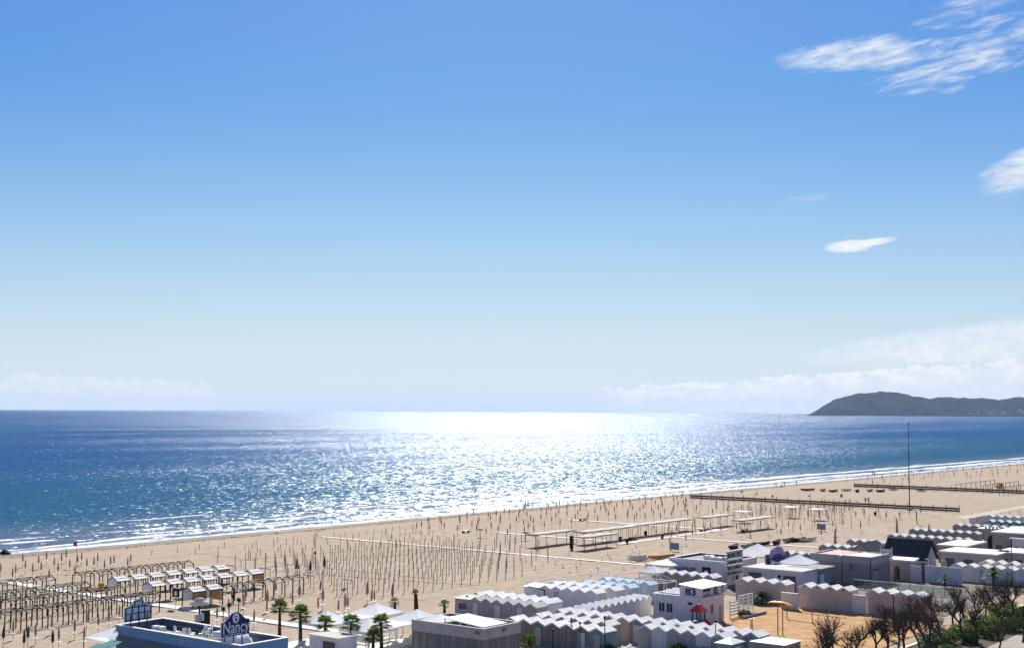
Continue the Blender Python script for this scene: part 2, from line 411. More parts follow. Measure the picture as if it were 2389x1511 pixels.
from mathutils import noise as mnoise
xs = [-400, -100, 20] + frange(70, 470, 300) + [520, 600, 700, 850, 1100, 1500, 2500]
ys = [-120, -40, 20] + frange(42, 222, 140) + [230, 245, 270, 300]
V, F = [], []
for yv in ys:
    for xv in xs:
        dz = 0.0
        if 70 < xv < 470 and 44 < yv < 214:
            dz = 0.05 * mnoise.noise((xv * 0.35, yv * 0.35, 0.3)) + 0.06 * mnoise.noise((xv * 0.07, yv * 0.09, 4.0)) - 0.045
        sh = 0.06 * mnoise.noise((xv * 0.03, 0.0, 9.0)) + 0.04 * mnoise.noise((xv * 0.11, 3.0, 2.0)) if yv > 200 else 0
        V.append((xv, yv, gz(yv) + dz + sh))
nx = len(xs)
for j in range(len(ys) - 1):
    for i in range(nx - 1): F.append((j * nx + i, j * nx + i + 1, (j + 1) * nx + i + 1, (j + 1) * nx + i))
sb = MB(); sb.add(V, F)
tag(sb.build('beach_sand', sand_m, None, True), kind='structure')

def sea_material():
    m = bpy.data.materials.new('sea water'); m.use_nodes = True
    t = NT(m.node_tree); t.t.nodes.clear()
    pos = t.n('ShaderNodeNewGeometry').outputs['Position']
    x, y, z = t.xyz(pos)
    wig = t.m('MULTIPLY', t.m('SUBTRACT', t.noise(t.comb(t.m('MULTIPLY', x, 0.02), 0.0, 3.0), 1.0, 4, 0.6), 0.5), 12.0)
    d = t.m('ADD', t.m('SUBTRACT', y, SHORE), wig)
    # body colour: turbid over the sand bars, green further out, then deep blue
    patchy = t.noise(t.vm('MULTIPLY', pos, (0.25, 1, 1)), 0.006, 4, 0.6)
    dd = t.m('ADD', d, t.m('MULTIPLY', t.m('SUBTRACT', patchy, 0.5), 160.0))
    c = t.mix(t.ramp(d, 8, 75), (0.09, 0.12, 0.165), (0.0, 0.065, 0.125))
    c = t.mix(t.ramp(dd, 60, 420), c, (0.0, 0.05, 0.16))
    # wave slopes: real facets, from short chop to long swell
    v_ = t.vm('MULTIPLY', pos, (0.55, 1, 1))
    nn = t.noise(v_, 0.62, 4, 0.9, 0.2, True)
    # the sea runs in from the open bay: steeper along its travel than across it
    na, nb, _ = t.xyz(t.vm('SUBTRACT', nn, (0.5, 0.5, 0.5)))
    va = t.n('ShaderNodeVectorMath', operation='SCALE'); va.inputs[0].default_value = tuple(fwd_h * 2.9); t.set(va.inputs['Scale'], na)
    vb = t.n('ShaderNodeVectorMath', operation='SCALE'); vb.inputs[0].default_value = tuple(right_h * 2.4); t.set(vb.inputs['Scale'], nb)
    sl = t.vm('ADD', va.outputs[0], vb.outputs[0])
    sn = t.n('ShaderNodeVectorMath', operation='SCALE'); t.set(sn.inputs[0], sl); t.set(sn.inputs['Scale'], t.m('MULTIPLY', t.ramp(patchy, 0.35, 0.62, 0.76, 1.12), t.ramp(d, 0, 1600, 0.75, 1.26, False)))
    nrm = t.vm('NORMALIZE', t.vm('ADD', sn.outputs[0], t.n('ShaderNodeNewGeometry').outputs['Normal']))
    dif = t.n('ShaderNodeBsdfDiffuse'); t.set(dif.inputs['Color'], c)
    glo = t.n('ShaderNodeBsdfAnisotropic', distribution='BECKMANN'); glo.inputs['Color'].default_value = (0.84, 0.92, 1, 1)
    glo.inputs['Roughness'].default_value = 0.35
    t.set(glo.inputs['Normal'], nrm)
    fr = t.n('ShaderNodeFresnel'); fr.inputs['IOR'].default_value = 1.33; t.set(fr.inputs['Normal'], nrm)
    mx_ = t.n('ShaderNodeMixShader'); t.set(mx_.inputs[0], t.m('MINIMUM', fr.outputs[0], 0.2)); t.set(mx_.inputs[1], dif.outputs[0]); t.set(mx_.inputs[2], glo.outputs[0])
    # foam: the swash edge and broken spilling crests over the bars
    lace = t.noise(pos, 0.55, 5, 0.7)
    foam = t.m('MULTIPLY', t.ramp(d, 5.5, 1.0), t.ramp(lace, 0.35, 0.5))
    for i, (d0, wd, thr) in enumerate(((8, 1.7, 0.42), (15, 2.0, 0.50), (23, 2.2, 0.49), (33, 2.2, 0.54), (45, 1.8, 0.58))):
        wv = t.m('MULTIPLY', t.m('SUBTRACT', t.noise(t.comb(t.m('MULTIPLY', x, 0.012), i * 7.3, 0.0), 1.0, 3, 0.55), 0.5), 14.0)
        ln = t.ramp(t.m('ABSOLUTE', t.m('SUBTRACT', t.m('ADD', d, wv), d0)), wd, wd * 0.25)
        seg = t.ramp(t.noise(t.comb(t.m('MULTIPLY', x, 0.035), i * 3.1, 5.0), 1.0, 4, 0.65), thr, thr + 0.06)
        # the surf runs heavier down the coast to the right
        ln = t.m('MULTIPLY', t.m('MULTIPLY', ln, seg), t.ramp(lace, 0.33, 0.5))
        foam = t.m('MAXIMUM', foam, ln)
    # heavier surf down the coast to the right: one broad spilling band with a film of backwash inside it
    hv = t.ramp(x, 235, 330)
    wv = t.m('MULTIPLY', t.m('SUBTRACT', t.noise(t.comb(t.m('MULTIPLY', x, 0.015), 40.0, 0.0), 1.0, 4, 0.6), 0.5), 12.0)
    for d0, wd in ((13.0, 4.2), (26.0, 3.2)):
        big = t.ramp(t.m('ABSOLUTE', t.m('SUBTRACT', t.m('ADD', d, wv), d0)), wd, wd * .4)
        foam = t.m('MAXIMUM', foam, t.m('MULTIPLY', t.m('MULTIPLY', big, hv), t.ramp(lace, 0.28, 0.44)))
    fo = t.n('ShaderNodeBsdfDiffuse'); fo.inputs['Color'].default_value = (0.82, 0.84, 0.86, 1)
    mx2 = t.n('ShaderNodeMixShader'); t.set(mx2.inputs[0], foam); t.set(mx2.inputs[1], mx_.outputs[0]); t.set(mx2.inputs[2], fo.outputs[0])
    o = t.n('ShaderNodeOutputMaterial'); t.set(o.inputs[0], mx2.outputs[0])
    return m
sea_m = sea_material()
xs = [-30000, -15000, -6000, -1500, -300] + frange(60, 760, 240) + [900, 1200, 2000, 4000, 9000, 20000, 30000]
ys = [212.0] + frange(214, 290, 110) + [320, 400, 600, 1000, 2000, 4500, 9000, 20000, 30000]
V, F = [], []
for yv in ys:
    for xv in xs:
        d = yv - SHORE
        a = 0.0
        if 60 <= xv <= 760 and yv < 291:
            env = min(1, max(0, (d + 1) / 10)) * max(0, 1 - d / 75)
            ph = 2 * math.pi * (d + 5 * mnoise.noise((xv * 0.012, 0, 0)) + 2 * mnoise.noise((xv * 0.05, 1, 0))) / 10.5
            crest = (0.5 + 0.5 * math.cos(ph)) ** 3
            a = 0.38 * env * crest * (0.6 + 0.8 * mnoise.noise((xv * 0.03, d * 0.08, 7)))
        V.append((xv, yv, SEA_Z + a))
nx = len(xs)
for j in range(len(ys) - 1):
    for i in range(nx - 1): F.append((j * nx + i, j * nx + i + 1, (j + 1) * nx + i + 1, (j + 1) * nx + i))
sb = MB(); sb.add(V, F)
tag(sb.build('sea_water', sea_m, None, True), kind='structure')

# headland, eight kilometres down the coast
def headland():
    prof = [(1875, 0), (1886, 2), (1900, 9), (1920, 22), (1940, 33), (1955, 39), (1975, 44), (1995, 51), (2020, 52), (2040, 53), (2050, 56), (2075, 56), (2095, 53), (2110, 52), (2125, 46), (2145, 43), (2165, 40), (2190, 43), (2215, 44), (2240, 42), (2275, 41), (2300, 41), (2330, 38), (2360, 43), (2420, 46), (2500, 50), (2700, 60), (3000, 60)]
    def hgt(px):
        for (a, h0), (b, h1) in zip(prof, prof[1:]):
            if a <= px <= b: return h0 + (h1 - h0) * (px - a) / (b - a)
        return 0
    D = 12000.0
    V, F = [], []
    cols = [1870 + i * 4 for i in range(260)]
    rows = frange(0, 1, 26)
    for r in rows:
        for px in cols:
            depth = -1300 + 3800 * r
            crest = hgt(px) / FPX * D
            crest *= 1 + 0.05 * mnoise.noise((px * 0.05, 0, 0))
            # shoulder: steep seaward slope, rounded top, long back
            k = (depth + 1300) / 1300
            env = math.sin(min(1, k) * math.pi / 2) ** 0.8 if k < 1 else max(0, 1 - ((depth) / 2500) ** 2 * 0.9)
            gul = 0.12 * mnoise.noise((px * 0.03, depth * 0.003, 2)) + 0.07 * mnoise.noise((px * 0.1, depth * 0.01, 5)) + 0.03 * mnoise.noise((px * 0.4, depth * 0.04, 8))
            h = crest * env * (1 + gul * (1 - abs(env) * 0.7)) + (4 * mnoise.noise((px * 0.7, depth * 0.05, 1)) if crest > 20 else 0)
            dist = D + depth
            p = fwd_h * dist + right_h * ((px - W0 / 2) / FPX * dist)
            V.append((p.x, p.y, SEA_Z - 3 + max(0, h + 3 * min(1, h / 10))))
    n = len(cols)
    for j in range(len(rows) - 1):
        for i in range(n - 1): F.append((j * n + i, j * n + i + 1, (j + 1) * n + i + 1, (j + 1) * n + i))
    m = bpy.data.materials.new('wooded headland'); m.use_nodes = True
    t = NT(m.node_tree); b = m.node_tree.nodes['Principled BSDF']
    pos = t.n('ShaderNodeNewGeometry').outputs['Position']
    n1 = t.noise(t.vm('MULTIPLY', pos, (1, 1, 2)), 0.012, 6, 0.65); n2 = t.noise(pos, 0.003, 4, 0.6)
    c = t.mix(t.ramp(n1, 0.38, 0.62), (0.006, 0.009, 0.012), (0.022, 0.028, 0.032))
    c = t.mix(t.m('MULTIPLY', t.ramp(n2, 0.52, 0.68), 0.6), c, (0.05, 0.046, 0.045))
    t.set(b.inputs['Base Color'], c); b.inputs['Roughness'].default_value = 1.0; b.inputs['Specular IOR Level'].default_value = 0.0
    mb = MB(); mb.add(V, F)
    tag(mb.build('headland', m, None, True), kind='structure')
    # a few pale houses of the town at its foot
    hm = mat('far house wall', (0.6, 0.55, 0.5), 0.9, 0.1)
    hr = mat('far house roof', (0.3, 0.16, 0.1), 0.9, 0.1)
    for i, (px, py) in enumerate(((2262, 962), (2270, 963), (2281, 961), (2290, 964), (2310, 962), (2322, 963), (2340, 962), (2377, 958), (2385, 960), (2352, 964), (2300, 963))):
        dist = 10800 - 20 * (964 - py)
        p = fwd_h * dist + right_h * ((px - W0 / 2) / FPX * dist)
        z = 4 + (964 - py) * 7
        h = thing('far_house', '%s of the tiny pale houses at the foot of the headland, counted from the left' % ORD[i], 'house', (p.x, p.y, z), R(20 * i), 'houses at the foot of the headland')
        wd = 13 + (i * 5) % 8; hh = 9 + (i * 3) % 5
        MB().box(-wd, wd, -6, 6, -8, hh).build('wall', hm, h)
        MB().prism([(-6.5, hh), (6.5, hh), (0, hh + 3)], -wd - .5, wd + .5, 'x').build('roof', hr, h)
headland()

# concrete walkways laid on the sand
def strip(name, x0, x1, y0, y1, z, m, label=None):
    return tag(MB().box(x0, x1, y0, y1, z - 0.25, z).build(name, m), kind='structure')
Z1 = 0.06
strip('walkway', 107.2, 109.0, 88.0, 184.5, Z1, concrete)
strip('walkway', 185.6, 186.7, 117.0, 193.0, Z1, concrete)
strip('walkway', 251.4, 252.9, 140.8, 181.0, Z1, concrete)
strip('walkway', 212.0, 254.0, 139.4, 140.7, Z1 + .004, concrete)
strip('walkway', 215.2, 216.6, 140.8, 172.0, Z1, concrete)
strip('walkway', 230.4, 231.6, 105.0, 139.3, Z1, concrete)
strip('terrace_paving', 96.0, 107.1, 84.0, 108.5, Z1 - .02, concrete)
strip('terrace_paving', 112.0, 124.8, 62.0, 92.6, Z1 - .03, concrete_g)
strip('terrace_paving', 124.8, 142.0, 78.0, 107.5, Z1 - .025, concrete_g)
strip('terrace_paving', 164.0, 200.0, 60.0, 110.0, Z1 - .04, mat('dull terrace paving', (.2, .17, .145), .9, .2, .5, stripes=(0, .8, .3)))
# playing court of orange sand
court_m = mat('orange court sand', (0.5, 0.29, 0.13), 0.95, 0.2, 0.6, bump=0.4)
cv = [(136.5, 82), (144.2, 82), (160.6, 79.5), (161.5, 60), (150, 57.5), (138, 57.2), (124.5, 57.0), (124.5, 64)]
MBc = MB(); MBc.prism(cv, -0.2, 0.03)
tag(MBc.build('court_sand', court_m), kind='structure')
# promenade at the right edge: kerb, planted strip, paving
strip('promenade_kerb', 96.0, 260.0, 55.0, 55.45, 0.16, concrete)
soil = mat('garden soil', (0.09, 0.07, 0.045), 0.95, 0.25)
strip('planted_strip', 96.0, 260.0, 48.6, 55.0, 0.05, soil)
strip('promenade', 90.0, 260.0, 20.0, 48.5, 0.10, paving)
# ------------------------------------------------------------------ beach cabins
def proj(p):
    d = Vector(p) - Vector((0, 0, HC)); f_ = d.dot(fwd)
    return W0 / 2 + FPX * d.dot(rgt) / f_, H0 / 2 - FPX * d.dot(upv) / f_

_cab = {}
def cabin_parts(wd, dp, eave, ridge, wall, roof, door, vents=False, hip=False):
    """front (gable with the door) faces -X, ridge along X"""
    key = (wd, dp, eave, ridge, wall.name, roof.name, door.name if door else '', vents)
    if key in _cab: return _cab[key]
    h = wd / 2
    a = MB()
    a.prism([(-h + .012, 0), (h - .012, 0), (h - .012, eave), (0, ridge), (-h + .012, eave)], 0, dp, 'x')
    parts = [('wall', a.mesh('wall', wall))]
    k = (ridge - eave) / h
    for s_ in (-1, 1):
        b = MB(); o = 0.05; e = h + 0.0
        y0, y1 = (0.003, e) if s_ > 0 else (-e, -0.003)
        za = lambda y: ridge + 0.02 - k * abs(y)
        b.add([(-.14, y0, za(y0)), (dp + .10, y0, za(y0)), (dp + .10, y1, za(y1)), (-.14, y1, za(y1)),
               (-.14, y0, za(y0) + o), (dp + .10, y0, za(y0) + o), (dp + .10, y1, za(y1) + o), (-.14, y1, za(y1) + o)],
              [(0, 3, 2, 1), (4, 5, 6, 7), (0, 1, 5, 4), (1, 2, 6, 5), (2, 3, 7, 6), (3, 0, 4, 7)])
        parts.append(('roof_slope', b.mesh('roof_slope', roof)))
    # barge board under the front edge of the roof
    b = MB()
    for s_ in (-1, 1):
        b.add([(-.03, 0, ridge - .10), (-.03, s_ * h, eave - .10), (-.03, s_ * h, eave + .015), (-.03, 0, ridge + .015),
               (-.002, 0, ridge - .10), (-.002, s_ * h, eave - .10), (-.002, s_ * h, eave + .015), (-.002, 0, ridge + .015)],
              [(0, 1, 2, 3), (4, 7, 6, 5), (0, 4, 5, 1), (1, 5, 6, 2), (2, 6, 7, 3)])
    parts.append(('barge_board', b.mesh('barge_board', roof)))
    if door:
        d = MB(); d.box(-.035, -.002, -.40, .40, .06, 1.92)
        fr = MB(); fr.box(-.06, -.003, -.46, -.405, .04, 1.99).box(-.06, -.003, .405, .46, .04, 1.99).box(-.06, -.003, -.405, .405, 1.925, 1.99)
        hd = MB(); hd.box(-.075, -.035, .28, .33, .95, 1.1)
        parts.append(('door', (d.mesh('door', door), [('frame', fr.mesh('frame', wall)), ('handle', hd.mesh('handle', steel_g))])))
    if vents:
        v = MB(); v.box(-.02, -.002, -.11, .11, eave + .08, eave + .22)
        parts.append(('vent', v.mesh('vent', steel_d)))
    _cab[key] = parts
    return parts

def row(desc, p, n, step, dp, wall, roof, door, eave=2.12, ridge=2.58, along='t', z=0.0, vents=False, alt=None, grp=None, skip=()):
    """n cabins wall to wall; p is the photo pixel of the first front gable peak, along='t' runs inland, 's' runs along the coast"""
    p0 = P(p[0], p[1], ridge + 0.05) if len(p) == 2 else Vector((p[0], p[1], 0))
    for i in range(n):
        if i in skip: continue
        wl = wall if not isinstance(wall, (list, tuple)) else wall[i % len(wall)]
        dr = door if not isinstance(door, (list, tuple)) else door[i % len(door)]
        rf = roof if not isinstance(roof, (list, tuple)) else roof[i % len(roof)]
        parts = cabin_parts(step, dp, eave, ridge, wl, rf, dr, vents)
        if along == 't': loc, rz = (p0.x, p0.y - i * step, z), 0.0
        else: loc, rz = (p0.x + i * step, p0.y, z), R(90)
        kit('beach_cabin', parts, '%s cabin from the left in the %s' % (ORD[i], desc), 'cabin', loc, rz, grp or desc)
    return p0

row('grey row behind the palms', (1109.7, 1391.8), 6, 1.68, 2.1, wgrey, roofg, [door_l, door_t])
row('white-roofed row backing onto the grey row', (1112, 1381), 7, 1.68, 3.0, wwhite, roofw, None)
row('white row with a black gutter pipe', (1272, 1363.5), 5, 1.80, 2.1, wwhite, roofw, [None, door_t, None, door_l, None])
row('white-roofed row backing onto the white row', (1290, 1355), 6, 1.80, 2.3, wwhite, roofw, None)
row('nearer pale blue row', (1362.5, 1353), 5, 1.65, 2.0, wblue, roofb, door_l)
row('farther pale blue row', (1408, 1346), 5, 1.65, 2.0, wblue, roofb, door_l)
row('small-gabled row climbing to building 83', (1380, 1414), 10, 1.365, 2.2, wwhite, roofw, None, along='s')
row('plank-fronted row beside terrace 84', (1190.8, 1438), 7, 1.90, 2.3, [wplank, wplank, wplank, wplank, wplank, wplank, wgreen], rooflg, [None, None, door_t, None, None, door_l, door_t])
row('pink-gabled row behind the plank fronts', (1251.6, 1429.8), 6, 1.76, 2.2, wpink, rooflg, None)
row('long middle row', (1302.6, 1420), 15, 1.742, 2.4, [wtaupe, wpink, wtaupe, wgrey], rooflg, [None, None, door_l, None])
row('near right row with shaded doors', (1504.6, 1456), 6, 1.76, 2.3, [wgrey, wwhite, wgrey], rooflg, [door_t, door_l, door_t])
row('taupe row behind sign 83', (1532, 1328.4), 6, 1.68, 2.2, wtaupe, roofw, None)
row('blank pink row left of the court', (1730.6, 1346.8), 4, 1.87, 2.3, wpink, roofw, None, eave=2.5, ridge=2.95)
row('four-gabled pink wall behind the court', (1877, 1360.6), 4, 1.77, 2.4, wpink, roofw, None, eave=2.6, ridge=3.05, vents=True)
row('taupe row behind the bare trees', (2035, 1373), 4, 1.85, 2.4, wpink, roofw, None, eave=2.6, ridge=3.05)
row('pale row behind the fan palm', (2231, 1313), 8, 1.92, 2.3, wwhite, roofw, [door_t, None])
row('row just seen over the pale row', (2298, 1306), 6, 1.92, 2.3, wcream, roofw, None)
row('taupe row right of the purple facade', (1921, 1268), 6, 1.75, 2.3, wtaupe, roofw, None)
row('low row left of the grey terrace building', (1836, 1285), 4, 1.75, 2.3, wtaupe, roofw, None)
row('grey zigzag row at the far right', (2232, 1220.5), 9, 1.75, 2.3, wtaupe, roofw, None)
row('teal row at the far right', (2308, 1211.5), 6, 1.75, 2.3, teal, roofw, wblue)
row('front of the white corrugated block', (2080, 1244), 9, 1.7, 2.2, wtaupe, roofw, None)
row('back of the white corrugated block', (2130, 1231), 8, 1.7, 2.2, wtaupe, roofw, None)
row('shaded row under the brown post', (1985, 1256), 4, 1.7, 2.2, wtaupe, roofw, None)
row('white row right of the teal row', (2270, 1198), 8, 1.8, 2.4, wwhite, roofw, None)

# hipped end cabins of two rows and the porch of the grey row
def hip_hut(name, label, x0, x1, y0, y1, eave, top, wall, roof, panel=False):
    t = thing(name, label, 'hut', ((x0 + x1) / 2, (y0 + y1) / 2, 0))
    a, b = (x1 - x0) / 2, (y1 - y0) / 2
    MB().box(-a, a, -b, b, 0, eave).build('wall', wall, t)
    o = .15; r = max(0, b - a)
    MB().add([(-a - o, -b - o, eave), (a + o, -b - o, eave), (a + o, b + o, eave), (-a - o, b + o, eave), (0, -r - .01, top), (0, r + .01, top)],
             [(3, 2, 1, 0), (0, 1, 4), (1, 2, 5, 4), (2, 3, 5), (3, 0, 4, 5)]).build('roof', roof, t)
    if panel:
        pn = MB().box(-.55, .55, -b - .03, -b - .003, 1.0, 1.75).build('notice_board', door_l, t)
        mk = MB().box(-.4, .1, -b - .04, -b - .031, 1.48, 1.55).box(-.38, .05, -b - .04, -b - .031, 1.2, 1.3)
        mk.add([(.25, -b - .035, 1.62), (.4, -b - .035, 1.5), (.15, -b - .035, 1.08), (.05, -b - .035, 1.12)], [(3, 2, 1, 0)])
        mk.build('painted_mark', ink, pn)
    return t
e1 = P(1652, 1483, 2.6)
hip_hut('cabin_hut', 'grey-green hut with hipped roof and a marked notice board', e1.x - .1, e1.x + 2.3, e1.y - 2.75, e1.y - .95, 2.1, 2.6, wgreen, roofw, True)
e2 = P(1735, 1477.5, 2.6)
hip_hut('cabin_hut', 'low taupe hut with wide white roof ending the long middle row', e2.x - .2, e2.x + 3.4, e2.y - 4.6, e2.y - .95, 2.0, 2.18, wtaupe, roofw)
pr = P(1109.7, 1391.8, 2.63)
t = thing('cabin_porch', 'grey open-windowed porch at the sea end of the grey row', 'porch', (pr.x, pr.y + .86, 0))
a = MB(); a.box(0, 2.1, .0, .08, 0, 2.2); a.box(0, 2.1, 2.3, 2.4, 0, 2.2); a.box(0, .08, .081, 2.299, 0, .95); a.box(0, .08, .081, 2.299, 1.75, 2.2); a.box(0, .08, .081, .5, .951, 1.749); a.box(0, .08, 1.9, 2.299, .951, 1.749)
a.build('wall', wgrey, t)
MB().box(-.05, .0 - .003, .46, 1.94, .9, .95).box(-.05, -.003, .46, 1.94, 1.75, 1.8).box(-.05, -.003, .46, .51, .951, 1.749).box(-.05, -.003, 1.89, 1.94, .951, 1.749).build('window_frame', white, t)
MB().add([(-.2, -.1, 2.21), (2.3, -.1, 2.5), (2.3, 2.6, 2.4), (-.2, 2.6, 2.21), (-.2, -.1, 2.27), (2.3, -.1, 2.56), (2.3, 2.6, 2.46), (-.2, 2.6, 2.27)],
         [(0, 3, 2, 1), (4, 5, 6, 7), (0, 1, 5, 4), (1, 2, 6, 5), (2, 3, 7, 6), (3, 0, 4, 7)]).build('roof', roofg, t)
# lean-to at the sea end of the white row with its black gutter
wr = P(1272, 1363.5, 2.63)
t = thing('lean_to', 'white lean-to with black gutter pipe at the sea end of the white row', 'hut', (wr.x, wr.y + .92, 0))
MB().box(0, 2.1, 0, 2.5, 0, 2.1).build('wall', wwhite, t)
MB().add([(-.12, -.0, 2.15), (2.2, -.0, 2.4), (2.2, 2.6, 2.4), (-.12, 2.6, 2.15), (-.12, 0, 2.2), (2.2, 0, 2.45), (2.2, 2.6, 2.45), (-.12, 2.6, 2.2)],
         [(0, 3, 2, 1), (4, 5, 6, 7), (0, 1, 5, 4), (1, 2, 6, 5), (2, 3, 7, 6), (3, 0, 4, 7)]).build('roof', roofw, t)
MB().path([(-.16, 1.7, 2.28), (-.16, -.9, 1.95), (-.14, -.95, .6)], .06).build('gutter_pipe', steel_d, t)

# ------------------------------------------------------------------ hip-roofed canopies
def canopy(label, x0, x1, y0, y1, eave, top, m, name='gazebo', legs=True, cat='gazebo', z=0, val=.28):
    t = thing(name, label, cat, ((x0 + x1) / 2, (y0 + y1) / 2, z))
    a, b = (x1 - x0) / 2, (y1 - y0) / 2
    n = 6
    V = [(0, 0, top)]; F = []
    cor = [(-a, -b), (a, -b), (a, b), (-a, b)]
    # slightly sagging panels
    for c in range(4):
        p, q = Vector((*cor[c], 0)), Vector((*cor[(c + 1) % 4], 0))
        base = len(V)
        for i in range(n + 1):
            f = i / n
            for j in range(n + 1):
                g = j / n
                e = p.lerp(q, g) * f
                zz = top + (eave - top) * (f ** 0.92) - 0.16 * math.sin(math.pi * g) * f * (1 - f * .4) * .6
                V.append((e.x, e.y, zz))
        for i in range(n):
            for j in range(n):
                u0 = base + i * (n + 1) + j
                F.append((u0, u0 + n + 1, u0 + n + 2, u0 + 1))
    MB().add(V, F).build('canopy_roof', m, t, True)
    for c in range(4):
        p, q = cor[c], cor[(c + 1) % 4]
        zz = lambda g: eave - .095 * math.sin(math.pi * g) * .6
        vv, ff = [], []
        for j in range(n + 1):
            g = j / n; x, y = p[0] + (q[0] - p[0]) * g, p[1] + (q[1] - p[1]) * g
            ox, oy = x * 1.006, y * 1.006
            vv += [(ox, oy, zz(g)), (ox, oy, zz(g) - val)]
        for j in range(n): ff.append((2 * j, 2 * j + 1, 2 * j + 3, 2 * j + 2))
        MB().add(vv, ff).build('valance', m, t)
    if legs:
        for x, y in cor: MB().box(x * .97 - .05, x * .97 + .05, y * .97 - .05, y * .97 + .05, 0, eave).build('leg', white, t)
    return t
canopy('white hip gazebo nearest the walkway, behind the leftmost palms', 99.7, 104.0, 102.4, 106.8, 2.45, 3.5, canvas)
canopy('white hip gazebo farthest from the viewer in the group of four', 107.5, 111.8, 102.6, 106.9, 2.45, 3.5, canvas)
canopy('white hip gazebo at the front of the group, behind a bushy palm', 99.2, 103.5, 95.8, 100.1, 2.45, 3.5, canvas)
canopy('white hip gazebo touching the parapet of terrace 84', 106.9, 111.3, 96.0, 100.3, 2.45, 3.5, canvas)
# flat canopy strips between them
for lb, x0, x1, y0, y1 in (('flat white awning strip joining the two front gazebos', 103.6, 106.8, 96.3, 100.2), ('flat white awning strip joining the two back gazebos', 104.2, 107.4, 102.8, 106.6)):
    t = thing('awning', lb, 'awning', ((x0 + x1) / 2, (y0 + y1) / 2, 0))
    a, b = (x1 - x0) / 2, (y1 - y0) / 2
    MB().box(-a, a, -b, b, 2.36, 2.42).build('canopy_roof', canvas, t)
    for sx in (-1, 1): MB().box(sx * (a - .1) - .04, sx * (a - .1) + .04, -b + .02, -b + .1, 0, 2.36).build('leg', white, t)

# small white kiosk under the first gazebo
k0 = P(722, 1477, 2.3)
t = thing('kiosk', 'small white kiosk with a dark serving hatch behind the palm trunks', 'kiosk', (k0.x, k0.y - 4.2, 0))
MB().box(0, 2.6, 0, 4.2, 0, 2.2).build('wall', white, t)
MB().box(-.15, 2.75, -.15, 4.35, 2.203, 2.3).build('roof', canvas2, t)
hb = MB().box(-.03, -.002, .5, 2.2, 1.0, 1.8).build('serving_hatch', glass, t)
MB().box(-.3, -.031, .45, 2.25, .94, 1.0).build('counter', white, hb)

# ------------------------------------------------------------------ flat-roofed buildings
def rect(L, Fp, Rp, z):
    l, f, r = P(*L, z), P(*Fp, z), P(*Rp, z)
    return (l.x + f.x) / 2, r.x, (f.y + r.y) / 2, l.y
def block(name, label, x0, x1, y0, y1, top, floor, wall, para_in, cap, fascia=None, fz=None, th=.22, cat='building'):
    """flat roof inside a parapet, outer walls under an optional fascia band"""
    t = thing(name, label, cat, (x0, y0, 0))
    w_, d_ = x1 - x0, y1 - y0
    fz = fz if fz is not None else top
    MB().box(0, w_, 0, d_, 0, fz).build('wall', wall, t) if fz <= floor else MB().box(0, w_, 0, d_, 0, floor).build('wall', wall, t)
    lo = min(fz, floor)
    def ring(z0, z1, o, th_, nm, m):
        for nm2, (a0, a1, b0, b1) in (('s', (-o, th_, -o, d_ + o)), ('e', (w_ - th_, w_ + o, -o, d_ + o)), ('f', (th_, w_ - th_, -o, th_)), ('b', (th_, w_ - th_, d_ - th_, d_ + o))):
            MB().box(a0, a1, b0, b1, z0, z1).build(nm, m, t)
    ring(lo + .003, top, .03 if fascia else 0.003, th, 'parapet', fascia or wall)
    # lining of the parapet, seen from above
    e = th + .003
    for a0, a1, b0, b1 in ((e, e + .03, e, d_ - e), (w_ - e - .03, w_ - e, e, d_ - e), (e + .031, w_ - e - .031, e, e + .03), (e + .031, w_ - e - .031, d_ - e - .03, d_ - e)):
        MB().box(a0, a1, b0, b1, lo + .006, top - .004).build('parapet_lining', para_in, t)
    ring(top + .002, top + .07, .06, th + .04, 'coping', cap)
    MB().box(th, w_ - th, th, d_ - th, lo + .002, lo + .02 + max(0, floor - lo)).build('roof_deck', concrete_g, t)
    return t

# --- the beach bar with the blue facade and two shaped signs
X0, X1, Y0, Y1 = 81.4, 87.1, 94.7, 113.4
t = block('beach_bar', 'blue-fronted flat-roofed beach bar carrying the Nancy sign', X0, X1, Y0, Y1, 3.6, 2.7, blue_wall, blue_in, white, blue_band, 2.95)
MB().box(.0 - .04, -.005, 10.5, 14.0, 1.2, 2.3).build('window', glass, t)
MB().box(.0 - .04, -.005, 5.0, 9.5, 1.2, 2.3).build('window', glass, t)
MB().box(5.2, 5.45, .5, 18.0, 2.98, 3.3).build('ledge', blue_in, t)
MB().box(.4, 1.5, 5.5, 12.3, 2.99, 3.22).build('skylight_curb', white, t)
MB().box(.55, 1.35, 5.7, 12.1, 3.223, 3.26).build('skylight', plastic_w, t)
def shaped_sign(name, label, x0, y, z0, wd, hh, front, back, face):
    """board with a raised arched crown; face -1 looks inland"""
    t = thing(name, label, 'sign', (x0 + wd / 2, y, 2.75))
    b = z0 - 2.75
    half = [(0, 0), (wd / 2, 0), (wd / 2, hh * .62), (wd * .36, hh * .66), (wd * .24, hh * .80), (wd * .13, hh * .95), (0, hh)]
    def poly(sc): 
        pts = [(x * sc, (z - hh * .45) * sc + hh * .45) for x, z in half]
        return [(x, z + b) for x, z in pts] + [(-x, z + b) for x, z in reversed(pts[1:-1])]
    MB().prism(poly(1.0), -.05, .05, 'y').build('board', back, t)
    MB().prism(poly(.955), .051 * face, .075 * face, 'y').build('face', front, t)
    for x in (-wd * .3, 0, wd * .3): MB().box(x - .04, x + .04, -.04 + .2 * -face, .04 + .2 * -face, .0, b + hh * .3).build('post', steel_b, t)
    return t, b
t, b = shaped_sign('shop_sign', 'navy arched sign reading Nancy above the bar roof', 81.6, 97.8, 3.95, 3.45, 2.25, navy, lilac, -1)
